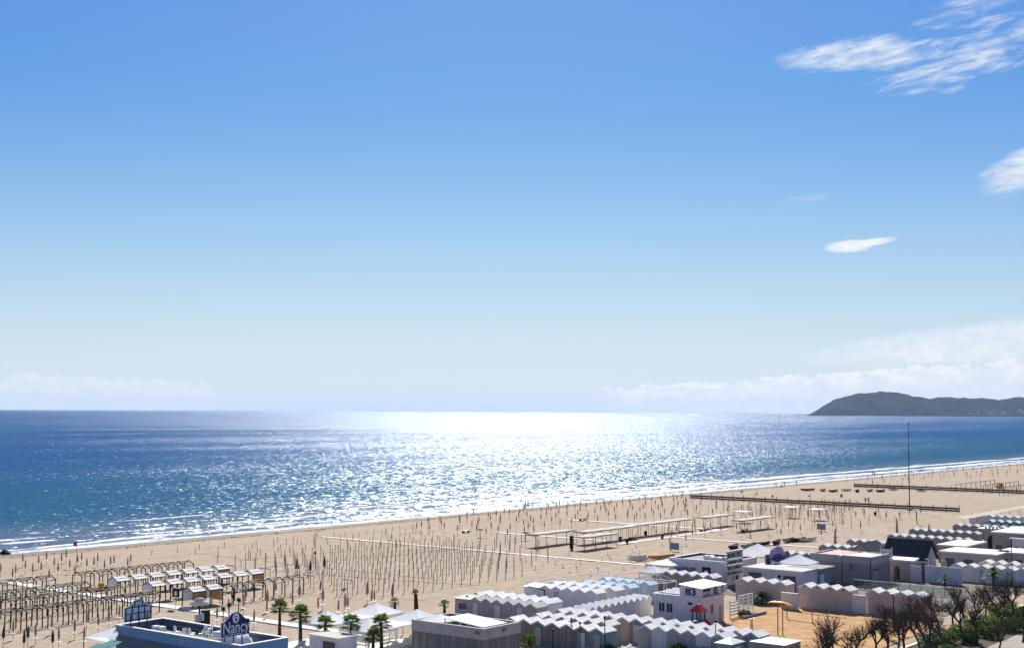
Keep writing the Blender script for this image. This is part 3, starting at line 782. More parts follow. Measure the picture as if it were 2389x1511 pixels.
me = text_mesh('lettering', 'Nancy', 1.55, lilac, .012, 0.0, 0.80, .008); me.transform(FACE_NY)
o = obj('lettering', me, t, (0.02, -.095, b + .78))
sub = text_mesh('lettering', 'iii  iniiiimiiiiiin', .17, lilac, .006, 0, 1.15); sub.transform(FACE_NY)
sm = MB().box(-1.45, -.85, -.09, -.077, b + .12, b + .2).box(-.7, .85, -.09, -.077, b + .13, b + .22); sm.build('small_lettering', lilac, t)
em = MB(); em.prism([(.40 * math.cos(a_), b + 1.66 + .48 * math.sin(a_)) for a_ in [i * math.pi / 10 for i in range(20)]], -.095, -.077, 'y'); eo = em.build('emblem', lilac, t)
em = MB(); em.box(-.2, .2, -.105, -.097, b + 1.76, b + 1.82); em.prism([(.03 + .12 * math.cos(a_), b + 1.5 + .17 * math.sin(a_)) for a_ in [i * math.pi / 6 for i in range(12)]], -.105, -.097, 'y'); em.build('emblem_mark', ink, eo)
t, b = shaped_sign('shop_sign', 'back of a pale arched sign on a navy lattice at the seaward roof end', 81.7, 112.6, 3.9, 3.3, 2.2, blue_fascia, blue_fascia, 1)
g = MB()
for x in (-1.5, -.75, 0, .75, 1.5): g.box(x - .04, x + .04, -.14, -.06, b + .05, b + (1.45 if abs(x) > 1 else 1.6))
for z in (.08, .72, 1.35): g.box(-1.55, 1.55, -.135, -.065, b + z, b + z + .08)
g.box(-.5, .5, -.135, -.065, b + 1.9, b + 1.97); g.box(-.5, -.42, -.14, -.06, b + 1.43, b + 1.9); g.box(.42, .5, -.14, -.06, b + 1.43, b + 1.9)
g.build('lattice', steel_b, t)
# things stored on the roof
def chair_parts():
    a = MB(); a.box(-.24, .24, -.22, .24, .40, .44); seat = a.mesh('seat', plastic_w)
    a = MB(); a.add([(-.24, .2, .45), (.24, .2, .45), (.21, .32, .92), (-.21, .32, .92), (-.24, .24, .45), (.24, .24, .45), (.21, .36, .92), (-.21, .36, .92)], [(0, 1, 2, 3), (4, 7, 6, 5), (0, 4, 5, 1), (2, 6, 7, 3), (1, 5, 6, 2), (3, 7, 4, 0)])
    back = a.mesh('backrest', plastic_w)
    lg = []
    for x in (-.21, .21):
        for y in (-.19, .21): lg.append(('leg', MB().box(x - .025, x + .025, y - .025, y + .025, 0, .40).mesh('leg', plastic_w)))
    return [('seat', seat), ('backrest', back)] + lg
cp = chair_parts()
for i, (x, y, dz, rz) in enumerate(((83.6, 106.6, 0, 20), (83.5, 105.6, 0, 160), (84.0, 104.8, 0, 60), (84.3, 103.9, 0, 250), (83.4, 104.2, 0, 10), (84.4, 102.9, 0, 100), (83.7, 102.6, .45, 300), (84.9, 103.4, .45, 200))):
    kit('plastic_chair', cp, '%s of the white plastic chairs piled on the bar roof, counted from the left' % ORD[i], 'chair', (x, y, 2.98 + dz), R(rz), 'white plastic chairs on the bar roof')
t = thing('covered_tables', 'pile of tables under a pale tarpaulin on the bar roof beside the sign', 'tarpaulin', (84.9, 100.3, 2.98))
V = []; n = 14
for j in range(n + 1):
    for i in range(n + 1):
        x, y = -1.1 + 2.2 * i / n, -2.2 + 4.4 * j / n
        ed = min(min(i, n - i), min(j, n - j)) / 2.0
        V.append((x, y, (0.85 if ed >= 1 else .85 * ed) + .07 * mnoise.noise((x * 3, y * 3, 1))))
MB().add(V, [(j * (n + 1) + i, j * (n + 1) + i + 1, (j + 1) * (n + 1) + i + 1, (j + 1) * (n + 1) + i) for j in range(n) for i in range(n)]).build('cover', canvas, t, True)
t = thing('brown_table', 'low brown table on the bar roof in front of the tarpaulin', 'table', (82.6, 100.0, 2.98))
MB().box(-.55, .55, -.8, .8, .55, .6).build('table_top', wood, t)
for x in (-.5, .45):
    for y in (-.74, .7): MB().box(x, x + .05, y, y + .05, 0, .55).build('leg', wood, t)
t = thing('air_unit', 'white air-conditioning unit in the seaward corner of the bar roof', 'air conditioner', (83.2, 109.0, 2.98))
MB().box(-.35, .35, -.7, .7, .1, .75).build('casing', plastic_w, t); MB().lathe([(.24, .751), (.24, .78)], 14).build('fan_grille', steel_d, t)
MB().box(-.3, .3, -.6, -.5, 0, .1).build('foot', steel_g, t); MB().box(-.3, .3, .5, .6, 0, .1).build('foot', steel_g, t)
# canvas sail on the sea side of the bar and teal striped awnings below it
t = thing('shade_sail', 'white canvas sail stretched from the seaward corner of the blue bar', 'awning', (0, 0, 0))
q = [P(195, 1486, 2.3), P(270, 1462, 3.3), P(277, 1480, 3.0), P(262, 1500, 2.4)]
c_ = sum(q, Vector()) / 4 - Vector((0, 0, .15))
V = [c_]; F = []
for i in range(4):
    for k in range(6): V.append(q[i].lerp(q[(i + 1) % 4], k / 6) * .985 + c_ * .015)
for i in range(24): F.append((0, 1 + i, 1 + (i + 1) % 24))
so = MB().add(V, F).build('canvas', canvas, t); so.modifiers.new('thick', 'SOLIDIFY').thickness = .02
pole_b = P(195, 1486, 2.3); MB().tube((pole_b.x, pole_b.y, 0), (pole_b.x, pole_b.y, 2.35), .04).build('pole', steel_g, t)
for i, (px, py) in enumerate(((232, 1509), (262, 1501))):
    p = P(px, py, 2.4)
    t = thing('striped_awning', ('left' if i == 0 else 'right') + ' teal striped awning at the foot of the blue bar', 'awning', (p.x, p.y, 0))
    a = MB(); a.add([(-.9, -.9, 2.2), (.5, -.9, 2.6), (.5, .9, 2.6), (-.9, .9, 2.2), (-.9, -.9, 2.24), (.5, -.9, 2.64), (.5, .9, 2.64), (-.9, .9, 2.24)], [(0, 3, 2, 1), (4, 5, 6, 7), (0, 1, 5, 4), (1, 2, 6, 5), (2, 3, 7, 6), (3, 0, 4, 7)])
    a.build('canopy_roof', teal_roof, t)
    for y in (-.85, .85): MB().tube((-.85, y, 0), (-.85, y, 2.2), .03).build('pole', steel_g, t)

# --- terrace 84
X0, X1, Y0, Y1 = 100.6, 106.4, 81.9, 91.2
t = block('terrace_building', 'grey plank building 84 with a roof terrace behind a pale parapet', X0, X1, Y0, Y1, 4.0, 3.0, wplank, wgrey, wgrey, wgrey, 3.08)
for i in range(7): MB().box(5.45, 5.54, .8 + i * 1.25, .89 + i * 1.25, 3.03, 4.0).build('parapet_post', steel_b, t)
for i in range(4): MB().box(.9 + i * 1.25, .99 + i * 1.25, 8.95, 9.04, 3.03, 4.0).build('parapet_post', steel_b, t)
MB().box(-.03, -.004, 1.4, 2.2, 0.1, 2.0).build('door', door_t, t)
me = text_mesh('number', '84', .62, ink, .008); mx_t = me.copy(); me.transform(FACE_NX); obj('number', me, t, (-.045, .75, 3.62))
mx_t.transform(FACE_NY); obj('number', mx_t, t, (3.1, -.045, 3.62))
p0 = P(1063, 1449.5, 4.35); p1 = P(1118, 1440.4, 4.35); p2 = P(1164, 1458, 4.0); p3 = P(1111, 1467, 4.0)
t = thing('pergola_roof', 'slanting white panelled pergola roof on terrace 84', 'pergola', (101.0, 82.4, 3.03))
for i in range(3):
    a = .25 + i * 1.28
    MB().add([(a, .1, 1.0), (a + 1.26, .1, 1.0), (a + 1.26, 5.2, 1.42), (a, 5.2, 1.42), (a, .1, 1.06), (a + 1.26, .1, 1.06), (a + 1.26, 5.2, 1.48), (a, 5.2, 1.48)],
             [(0, 3, 2, 1), (4, 5, 6, 7), (0, 1, 5, 4), (1, 2, 6, 5), (2, 3, 7, 6), (3, 0, 4, 7)]).build('roof_panel', canvas, t)
for x in (.3, 3.95):
    for y, h in ((.2, 1.0), (5.0, 1.4)): MB().box(x, x + .08, y, y + .08, 0, h).build('leg', steel_g, t)
canopy('low white canopy at the sea end of terrace 84', 101.3, 104.2, 87.8, 90.8, 1.0, 1.5, canvas, z=3.03, val=.12)

# --- building 83 with its number sign
X0, X1, Y0, Y1 = rect((1525, 1383), (1636, 1395), (1694.5, 1386), 3.2)
t = block('bathing_office', 'white flat-roofed building 83 behind the red playhouse', X0, X1, Y0, Y1, 3.2, 3.0, wwhite, white, white, wwhite, 2.9, .15)
def window(parent, x, y, z0, z1, half, axis, mullions=2, m=glass, fr=white):
    if axis == 'x':
        p = MB().box(x - .03, x - .004, y - half, y + half, z0, z1).build('window', m, parent)
        for k in range(mullions + 1):
            yy = y - half + 2 * half * k / mullions
            MB().box(x - .05, x - .031, yy - .03, yy + .03, z0 - .03, z1 + .03).build('frame', fr, p)
        MB().box(x - .07, x - .004, y - half - .05, y + half + .05, z0 - .08, z0 - .031).build('sill', fr, p)
    else:
        p = MB().box(x - half, x + half, y - .03, y - .004, z0, z1).build('window', m, parent)
        for k in range(mullions + 1):
            xx = x - half + 2 * half * k / mullions
            MB().box(xx - .03, xx + .03, y - .05, y - .031, z0 - .03, z1 + .03).build('frame', fr, p)
        MB().box(x - half - .05, x + half + .05, y - .07, y - .004, z0 - .08, z0 - .031).build('sill', fr, p)
    return p
D = Y1 - Y0; Wd = X1 - X0
window(t, 0, D - 1.2, 1.2, 2.2, .42, 'x', 2); window(t, 0, D - 2.3, 1.2, 2.2, .42, 'x', 2)
MB().box(-.04, -.004, 1.6, 2.2, 2.3, 2.6).build('window', glass, t)
window(t, Wd * .38, 0, 1.3, 2.3, .35, 'y', 1); MB().box(Wd * .75, Wd * .75 + .8, -.03, -.004, .05, 2.0).build('door', door_t, t)
# sign box
SX0, SX1, SY0, SY1 = X0 + .15, X1 + 1.4, Y0 + .35, Y0 + 3.4
t = thing('number_sign', 'roof sign box with a big 83 on two sides', 'sign', (SX0, SY0, 3.28))
a, b_ = SX1 - SX0, SY1 - SY0
MB().box(0, a, 0, b_, 0, .98).build('box', wwhite, t)
n = 14
V, F = [], []
for i in range(n + 1):
    for y, zz in ((-.1, 1.0), (b_ + .1, 1.32)): V.append((-.1 + (a + .2) * i / n, y, zz + (.07 if i % 2 else 0)))
for i in range(n): F.append((2 * i, 2 * i + 2, 2 * i + 3, 2 * i + 1))
so = MB().add(V, F).build('corrugated_roof', roofw, t); so.modifiers.new('thick', 'SOLIDIFY').thickness = .05
MB().add([(0, .02, .981), (a, .02, .981), (a, b_, 1.3), (0, b_, 1.3), (0, b_, .981), (a, b_, .981)], [(0, 3, 4), (1, 5, 2), (4, 3, 2, 5)]).build('roof_gable', wwhite, t)
me = text_mesh('number', '83', 1.12, ink, .02, 0, 1.35, .03); m2 = me.copy(); m2.transform(Matrix.Diagonal((.72, 1, 1, 1))); me.transform(FACE_NX); m2.transform(FACE_NY)
obj('number', me, t, (-.02, b_ * .5, .49)); obj('number', m2, t, (a * .53, -.02, .49))
g = MB(); g.box(.2, a * .33, -.03, -.004, .56, .88); g.build('dark_text_panel', ink, t)
g = MB()
for k, (u0, u1, z0, z1) in enumerate(((.25, .42, .15, .5), (.5, .75, .2, .3), (.72, .8, .3, .6), (.9, 1.2, .42, .55), (1.2, 1.45, .15, .32), (1.35, 1.5, .5, .62), (.95, 1.1, .12, .3))): g.box(u0 * a / 4.8, u1 * a / 4.8, -.03, -.004, z0 * .75, z1 * .75)
g.build('small_lettering', ink, t)
g = MB(); oc = [(a * .82 + .40 * math.cos(q_), .5 + .38 * math.sin(q_)) for q_ in [R(50 + 26 * i) for i in range(11)]]; ic = [(a * .82 + .08 + .26 * math.cos(q_), .5 + .26 * math.sin(q_)) for q_ in [R(310 - 26 * i) for i in range(11)]]
pts = oc + ic
V = [(x, -.03, z) for x, z in pts]; F = [(i, i + 1, 20 - i, 21 - i) for i in range(10)]
g.add(V, F); g.add([(a * .82 - .05, -.03, .40), (a * .82 + .35, -.03, .38), (a * .82 + .85, -.03, .66), (a * .82 + .4, -.03, .54)], [(0, 1, 2, 3)]); g.build('fish_emblem', ink, t)
# sloping panels and two hose coils on the same roof
for i in range(2):
    t = thing('solar_panel', ('nearer' if i == 0 else 'farther') + ' pale sloping collector on the roof of building 83', 'solar panel', (X0 + 1.0 + i * 1.5, Y0 + 3.7, 3.06))
    MB().add([(0, 0, .15), (1.1, 0, .5), (1.1, 2.6, .5), (0, 2.6, .15), (0, 0, .22), (1.1, 0, .57), (1.1, 2.6, .57), (0, 2.6, .22)], [(0, 3, 2, 1), (4, 5, 6, 7), (0, 1, 5, 4), (1, 2, 6, 5), (2, 3, 7, 6), (3, 0, 4, 7)]).build('panel', roofg, t)
    for y in (.1, 2.45): MB().box(1.0, 1.06, y, y + .05, 0, .48).build('leg', steel_g, t)
for i, (dx, dy) in enumerate(((.7, D - 1.6), (2.0, D - 2.2))):
    g = MB(); 
    for k in range(20):
        q0, q1 = 2 * math.pi * k / 20, 2 * math.pi * (k + 1) / 20
        g.tube((.62 * math.cos(q0), .62 * math.sin(q0), .06), (.62 * math.cos(q1), .62 * math.sin(q1), .06), .06, n=6)
    o = g.build('hose_coil', steel_d); o.location = (X0 + dx, Y0 + dy, 3.0 + .03); tag(o, ('left' if i == 0 else 'right') + ' dark hose ring lying on the white roof of building 83', 'hose')
# ------------------------------------------------------------------ buildings right of centre
# long bar with the sign tower
X0, X1, Y0, Y1 = rect((1567, 1299.4), (1697, 1313), (1760, 1299), 3.3)
t = block('beach_restaurant', 'long white beach restaurant with glazed front, left of the sign tower', X0, X1, Y0, Y1, 3.3, 3.0, wwhite, blue_in, white, white, 3.02)
D = Y1 - Y0
window(t, 0, D - 2.7, .6, 2.2, 1.9, 'x', 3, mat('blue window glass', (0.06, 0.14, 0.26), .15, .1, spec=.6), white)
pn = MB().box(-.05, -.004, D - 7.0, D - 5.6, .6, 2.4).build('poster', steel_d, t)
MB().prism([(D - 6.3 + .4 * math.cos(a_), 1.5 + .5 * math.sin(a_)) for a_ in [i * math.pi / 5 for i in range(10)]], -.06, -.051, 'x').build('poster_motif', plastic_w, pn)
window(t, 0, D - 8.4, .5, 2.1, .8, 'x', 2)
MB().prism([(.5, .2), (2.6, .2), (2.6, 2.0), (2.2, 2.6), (1.55, 2.85), (.9, 2.6), (.5, 2.0)], -.12, -.004, 'x').build('arched_porch', white, t)
me = text_mesh('letter', 'U', .9, ink, .01); me.transform(FACE_NX); obj('letter', me, t, (-.03, -.15 + .5, 1.0))
MB().box(Wd, Wd + 0.01, 0, 0.01, 0, .01)
for i, (dx, dy, a, b_) in enumerate(((2.2, 3.0, .5, .9), (3.5, 5.0, .6, .6), (3.0, 1.4, .4, .7))):
    tt = thing('roof_unit', ['leftmost', 'middle', 'rightmost'][(1, 0, 2)[i]] + ' of three grey ventilation units on the restaurant roof', 'air conditioner', (X0 + dx, Y0 + dy, 3.03))
    MB().box(-a, a, -b_, b_, .1, .7).build('casing', roofw, tt); MB().lathe([(.25, .701), (.25, .76)], 12).build('fan_grille', steel_d, tt)
    MB().box(-a, a, -b_, -b_ + .1, 0, .1).build('foot', steel_d, tt); MB().box(-a, a, b_ - .1, b_, 0, .1).build('foot', steel_d, tt)
# sign tower: four boards on two posts, running along the coast direction
q = P(1697, 1349, 0)
t = thing('sign_tower', 'tower of four stacked dark sign boards on two white posts', 'sign', (X0 - 1.2, Y0 - .6, 0))
for i, (z0, z1) in enumerate(((1.55, 2.15), (2.3, 2.95), (3.1, 3.75), (3.9, 5.0))):
    bd = MB().box(.0, 4.6, -.08, .08, z0, z1).build('board', wgrey, t)
    MB().box(-.05, 4.65, -.16, .16, z1 + .003, z1 + .07).build('cap', white, bd)
    g = MB()
    rnd = random.Random(40 + i); x = .2
    while x < (3.2 if i == 3 else 4.2):
        wl = rnd.uniform(.18, .5); g.box(x, x + wl, -.1, -.082, z0 + (z1 - z0) * .2, z0 + (z1 - z0) * rnd.uniform(.6, .85)); x += wl + rnd.choice((.06, .06, .3))
    g.build('small_lettering', ink, bd)
    if i == 3:
        g = MB(); cxx = 3.9
        oc = [(cxx + .34 * math.cos(q_), 4.45 + .4 * math.sin(q_)) for q_ in [R(50 + 26 * k) for k in range(11)]]; ic = [(cxx + .08 + .2 * math.cos(q_), 4.45 + .26 * math.sin(q_)) for q_ in [R(310 - 26 * k) for k in range(11)]]
        g.add([(x_, -.1, z_) for x_, z_ in oc + ic], [(k, k + 1, 20 - k, 21 - k) for k in range(10)]); g.add([(cxx, -.1, 4.35), (cxx + .6, -.1, 4.6), (cxx + .2, -.1, 4.5)], [(0, 1, 2)]); g.build('fish_emblem', ink, bd)
for x in (.35, 4.0): MB().box(x - .06, x + .06, .1, .22, 0, 4.6).build('post', white, t)
MB().box(2.6, 3.3, -.1, .06, .5, 1.4).build('menu_board', ink, t)
# annex with dark awning and slab roof
ax = P(1735, 1322, 2.9)
t = thing('cafe_annex', 'white cafe annex with dark doorway under the mauve facade', 'building', (ax.x, ax.y - 9.0, 0))
MB().box(0, 6.5, 0, 9, 0, 2.7).build('wall', wwhite, t)
MB().box(-.25, 6.7, -.2, 9.2, 2.703, 2.95).build('roof', roofg, t)
MB().box(-.3, -.253, -.2, 9.2, 2.72, 3.0).build('fascia', white, t)
MB().box(-.04, -.004, 6.2, 8.2, .3, 2.3).build('window', glass, t); MB().box(-.04, -.004, .9, 2.8, .05, 2.2).build('doorway', glass, t)
MB().box(-.05, -.004, 3.2, 3.6, 1.8, 2.2).build('vent', steel_d, t)
ay = P(1846, 1320, 3.0)
t = thing('slab_roofed_hut', 'grey hut with flat overhanging slab roof and two pale doors', 'hut', (ay.x, ay.y - 4.4, 0))
MB().box(.4, 4.2, .4, 4.4, 0, 2.75).build('wall', wgreen, t)
MB().box(-.2, 4.8, -.2, 4.9, 2.753, 2.98).build('roof', concrete_g, t)
for y in (.7, 1.9): MB().box(.36, .397, y, y + .95, .05, 2.0).build('door', door_l, t)
MB().box(1.0, 2.2, .36, .397, .05, 2.0).build('door', door_l, t)
# mauve arched facade
fa = P(1788, 1315, 2.9); fb = P(1836, 1304, 2.9)
t = thing('arched_facade', 'mauve facade with a round arch, number 14 and round speakers', 'facade', (fa.x, fa.y, 2.96))
L_ = 7.2
arc = [(L_ / 2 + 2.0 * math.cos(a_), 1.3 + .95 * math.sin(a_)) for a_ in [i * math.pi / 10 for i in range(11)]]
MB().prism([(0, 0), (L_, 0), (L_, 1.32)] + arc + [(0, 1.32)], 0, .25, 'y').build('wall', purple, t)
MB().prism([(2.3, .05), (4.9, .05), (4.9, 1.0), (3.6, 1.2), (2.3, 1.0)], -.03, -.004, 'y').build('painted_panel', purple_d, t)
me = text_mesh('number', '14', .85, purple_d, .01); me.transform(FACE_NY); obj('number', me, t, (L_ / 2, -.02, 1.75))
for x in (.35, L_ - .4):
    for z in (.45, .98): MB().prism([(x + .22 * math.cos(a_), z + .22 * math.sin(a_)) for a_ in [i * math.pi / 6 for i in range(12)]], -.12, -.004, 'y').build('speaker', steel_d, t)
t = thing('dark_awning', 'dark navy awning below the mauve arch', 'awning', (fa.x, fa.y - 1.3, 2.97))
MB().add([(-.2, -.6, .05), (L_ + .5, -.6, .05), (L_ + .5, 1.2, .6), (-.2, 1.2, .6), (-.2, -.6, .1), (L_ + .5, -.6, .1), (L_ + .5, 1.2, .65), (-.2, 1.2, .65)], [(0, 3, 2, 1), (4, 5, 6, 7), (0, 1, 5, 4), (1, 2, 6, 5), (2, 3, 7, 6), (3, 0, 4, 7)]).build('canopy_roof', navy, t)
for x in (.1, L_): MB().box(x, x + .06, -.5, -.44, 0, .06).build('bracket', steel_d, t)
# tents behind
c0 = P(1768, 1291, 3.2)
canopy('large white hip tent between the sign tower and the mauve arch', c0.x - 3, c0.x + 3, c0.y - 3, c0.y + 3, 3.2, 4.8, canvas)
c0 = P(1862, 1311, 3.1)
canopy('white pyramid tent right of the mauve arch', c0.x - 2.3, c0.x + 2.3, c0.y - 2.3, c0.y + 2.3, 3.1, 4.3, canvas)
c0 = P(1490, 1333, 2.4)
canopy('small white square gazebo at the sea end of the taupe row', c0.x, c0.x + 3.0, c0.y - 3.0, c0.y, 2.45, 3.3, canvas)
c0 = P(1505, 1312, 2.6)
canopy('white awning at the seaward corner of the restaurant', c0.x, c0.x + 5.0, c0.y - 4.6, c0.y, 2.5, 3.2, canvas)
t = thing('gazebo', 'bare white gazebo frame in front of the small square gazebo', 'gazebo', (c0.x - 26, P(1490, 1352, 2.3).y - 4.2, 0))
gp = P(1484, 1352, 2.3)
t.location = (gp.x, gp.y - 4.4, 0)
for x in (0, 3.2):
    for y in (0, 4.4): MB().box(x - .05, x + .05, y - .05, y + .05, 0, 2.25).build('leg', white, t)
for x in (0, 3.2): MB().box(x - .045, x + .045, .051, 4.349, 2.16, 2.245).build('beam', white, t)
for y in (0, 4.4): MB().box(.051, 3.149, y - .045, y + .045, 2.16, 2.245).build('beam', white, t)
for x, y in ((0, 0), (3.2, 0), (0, 4.4), (3.2, 4.4)): MB().tube((x, y, 2.25), (1.6, 2.2, 3.3), .035).build('rafter', white, t)
# white pipe rails over the pale blue rows
for i, (a_, b_) in enumerate((((1229, 1357), (1420, 1332)), ((1375, 1337), (1555, 1357)))):
    p, q = P(*a_, 2.9), P(*b_, 2.9)
    t = thing('pipe_rail', ('left' if i == 0 else 'right') + ' white pipe rail carried on posts above the pale blue cabins', 'rail', (p.x, p.y, 0))
    MB().tube((0, 0, 2.9), (q.x - p.x, q.y - p.y, 2.9), .06).build('rail', white, t)
    for k in (0, .33, .66, 1): MB().tube(((q.x - p.x) * k, (q.y - p.y) * k, 0), ((q.x - p.x) * k, (q.y - p.y) * k, 2.88), .04).build('post', white, t)

# grey terrace building with the dark emblem
X0, X1, Y0, Y1 = rect((1896, 1288.7), (2033, 1302), (2070, 1291), 4.0)
t = block('terrace_building', 'grey terrace building with pale parapet and dark letter mark', X0, X1, Y0, Y1, 4.0, 3.0, wtaupe, wgrey, wgrey, wgrey, 3.05)
D = Y1 - Y0
me = text_mesh('letter_mark', 'C', 1.0, ink, .01); me.transform(FACE_NX); obj('letter_mark', me, t, (-.03, D * .30, 2.35))
MB().box(-.04, -.01, D * .30 - .1, D * .30 + .45, 2.72, 2.8).box(-.04, -.01, D * .30 + .36, D * .30 + .45, 2.0, 2.719).build('letter_mark', ink, t)
MB().box(-.04, -.004, D * .68, D * .68 + 1.2, .9, 2.2).build('window', glass, t)
MB().box(1.0, 1.9, -.04, -.004, .05, 2.1).build('door', door_t, t); MB().box(.4, 2.4, -.25, -.004, 2.2, 2.28).build('door_canopy', steel_d, t)
MB().tube((-.06, .1, 0), (-.06, .1, 3.9), .05).build('downpipe', steel_d, t)
canopy('pink-tinted canopy on the roof of the grey terrace building', X0 + .6, X1 - .5, Y1 - 5.2, Y1 - .7, .9, 1.5, mat('pink canvas', (.75, .5, .47), .8, .06), z=3.03, val=.1)
canopy('low white canopy beside the pink one on the grey terrace', X0 + .6, X1 - .5, Y0 + .7, Y0 + 4.4, .9, 1.35, canvas, z=3.03, val=.1)
# hut with an arched door to its right
hx = P(2072, 1303, 3.0)
t = thing('side_building', 'pale pink building with an arched dark door right of the grey terrace', 'building', (hx.x, hx.y - 4.0, 0))
MB().box(0, 4.5, 0, 4.0, 0, 2.8).build('wall', wpink, t)
MB().prism([(0, 2.803), (4.5, 2.803), (4.5, 3.0), (3.0, 3.35), (0, 3.0)], 0, 4.0, 'y').build('roof', roofw, t)
g = MB(); g.prism([(2.2, .1), (3.1, .1), (3.1, 1.6), (2.95, 1.95), (2.65, 2.1), (2.35, 1.95), (2.2, 1.6)], -.05, -.004, 'x'); g.build('door', glass, t)
for i, (a_, b_, h) in enumerate(((0, 1.6, 2.4), (1.9, 5.4, 2.5))):
    wx = P(2106 + i * 16, 1345, 1.0)
    o = MB().box(0, .2, -b_ if i else -1.6, 0, 0, h).build('wall_panel', wwhite); o.location = (wx.x + 3, wx.y - i * 1.2, 0)
    tag(o, ('narrow grey' if i == 0 else 'long white') + ' garden wall between the pink building and the pale row', 'wall')
lx = P(2122, 1345, 1.0)
for i in range(3):
    tt = thing('lamp_post', '%s short hooked white lamp from the left above the white garden wall' % ORD[i], 'lamp', (lx.x + 3.4, lx.y - 1.6 - i * 1.3, 0))
    MB().path([(0, 0, 0), (0, 0, 3.3), (-.0, .12, 3.45), (-.0, .4, 3.45)], .05).build('post', white, tt); MB().box(-.1, .1, .3, .55, 3.33, 3.4).build('lamp_head', white, tt)

# barn with the big dark roof
r0 = P(2060, 1257.6, 5.6); r1 = P(2186, 1260.5, 5.6)
rx = (r0.x + r1.x) / 2; ex = rx - 2.7; y1 = r0.y; y0 = r1.y
t = thing('barn', 'large hall with a broad dark shingle roof and shaded veranda', 'building', (ex, y0, 0))
L_ = y1 - y0; run = rx - ex
MB().prism([(1.2, 0), (2 * run - .6, 0), (2 * run - .6, 2.9), (run, 5.2), (1.2, 3.4)], .3, L_ - .3, 'y').build('wall', wtaupe, t)
for sg, nm in ((0, 'roof_slope'), (1, 'roof_slope')):
    xa, xb = (0, run) if sg == 0 else (2 * run, run)
    V = [(xa, 0, 2.7), (xb + (-.003 if sg == 0 else .003), 0, 5.6), (xb + (-.003 if sg == 0 else .003), L_, 5.6), (xa, L_, 2.7)]
    V += [(x, y, z + .14) for x, y, z in V]
    MB().add(V, [(0, 3, 2, 1), (4, 5, 6, 7), (0, 1, 5, 4), (1, 2, 6, 5), (2, 3, 7, 6), (3, 0, 4, 7)]).build(nm, roofdk, t)
MB().box(-.08, -.003, 0, L_, 2.66, 2.82).build('gutter', white, t)
for k in range(4): MB().box(.15, .3, .5 + k * (L_ - 1.2) / 3, .65 + k * (L_ - 1.2) / 3, 0, 2.75).build('post', wood, t)
ga, gl, gr = P(2046.6, 1256, 4.9), P(2022, 1275.6, 3.0), P(2068.7, 1285, 2.6)
t = thing('gable_hall', 'pale gabled hall end left of the dark shingle roof', 'building', (ex - 1.0, y1 + .2, 0))
MB().prism([(0, 0), (5.2, 0), (5.2, 2.7), (2.6, 4.9), (0, 2.9)], 0, 6.0, 'x').build('wall', wtaupe, t)
for s_ in (0, 1):
    ya, za, yb = (-.3, 2.6, 2.597) if s_ == 0 else (5.5, 2.7, 2.603)
    V = [(-.2, ya, za), (6.2, ya, za), (6.2, yb, 4.95), (-.2, yb, 4.95)]; V += [(x, y, z + .1) for x, y, z in V]
    MB().add(V, [(0, 3, 2, 1), (4, 5, 6, 7), (0, 1, 5, 4), (1, 2, 6, 5), (2, 3, 7, 6), (3, 0, 4, 7)]).build('roof_slope', roofg if s_ else roofdk, t)
t = thing('sign_ladder', 'white ladder-like sign stand before the dark roof', 'sign', (ex - 1.4, y1 - .4, 0))
for k in range(3): MB().box(-.05, .05, -2.0, 0, 2.3 + k * .8, 2.8 + k * .8).build('board', wwhite, t); 
for y in (-1.9, -.1): MB().box(.06, .16, y - .05, y + .05, 0, 4.7).build('post', white, t)

# flat roofs and the crenellated turret further right
def shed(name, label, L, Fp, Rp, z, wall, roof, ov=.2):
    x0, x1, y0, y1 = rect(L, Fp, Rp, z)
    t = thing(name, label, 'building', (x0, y0, 0)); w_, d_ = x1 - x0, y1 - y0
    MB().box(ov, w_ - ov, ov, d_ - ov, 0, z - .2).build('wall', wall, t)
    MB().box(0, w_, 0, d_, z - .197, z).build('roof', roof, t)
    for k in range(3):
        y = ov + (d_ - 2 * ov) * (k + .25) / 3
        MB().box(ov - .04, ov - .004, y, y + (d_ - 2 * ov) / 6, .4, 1.9).build('window', glass, t)
    return t
shed('long_shed', 'long low building with flat white roof behind the pale row', (2192, 1283), (2320, 1293), (2368, 1284), 3.0, wgrey, roofw)
shed('long_shed', 'low white-roofed building at the right edge', (2325, 1284), (2420, 1293), (2470, 1284), 3.0, wgrey, roofw)
shed('boat_shed', 'grey shed with curved white roof left of the turret', (2187, 1268), (2255, 1274), (2300, 1262), 3.0, wtaupe, roofw)
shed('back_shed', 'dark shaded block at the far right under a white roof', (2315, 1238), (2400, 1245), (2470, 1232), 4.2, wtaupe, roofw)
shed('white_kiosk', 'white kiosk with a dark hatch at the right edge', (2358, 1254), (2420, 1258), (2460, 1250), 3.4, wwhite, roofw)
tw = P(2296, 1281, 0)
t = thing('turret', 'grey turret with spiky crenels and a dark arched doorway', 'turret', (tw.x, tw.y - 2.6, 0))
MB().box(0, 2.6, 0, 2.6, 0, 3.6).build('wall', wtaupe, t)
for k in range(4):
    MB().add([(0, .05 + k * .65, 3.603), (.5, .05 + k * .65, 3.603), (.5, .6 + k * .65, 3.603), (0, .6 + k * .65, 3.603), (.25, .32 + k * .65, 4.3)], [(3, 2, 1, 0), (0, 1, 4), (1, 2, 4), (2, 3, 4), (3, 0, 4)]).build('crenel', wtaupe, t)
g = MB(); g.prism([(.7, .1), (1.9, .1), (1.9, 1.9), (1.7, 2.5), (1.3, 2.75), (.9, 2.5), (.7, 1.9)], -.05, -.004, 'x'); g.build('doorway', steel_d, t)
MB().box(1.0, 4.2, .8, 4.2, 3.603, 3.75).build('roof', roofw, t)
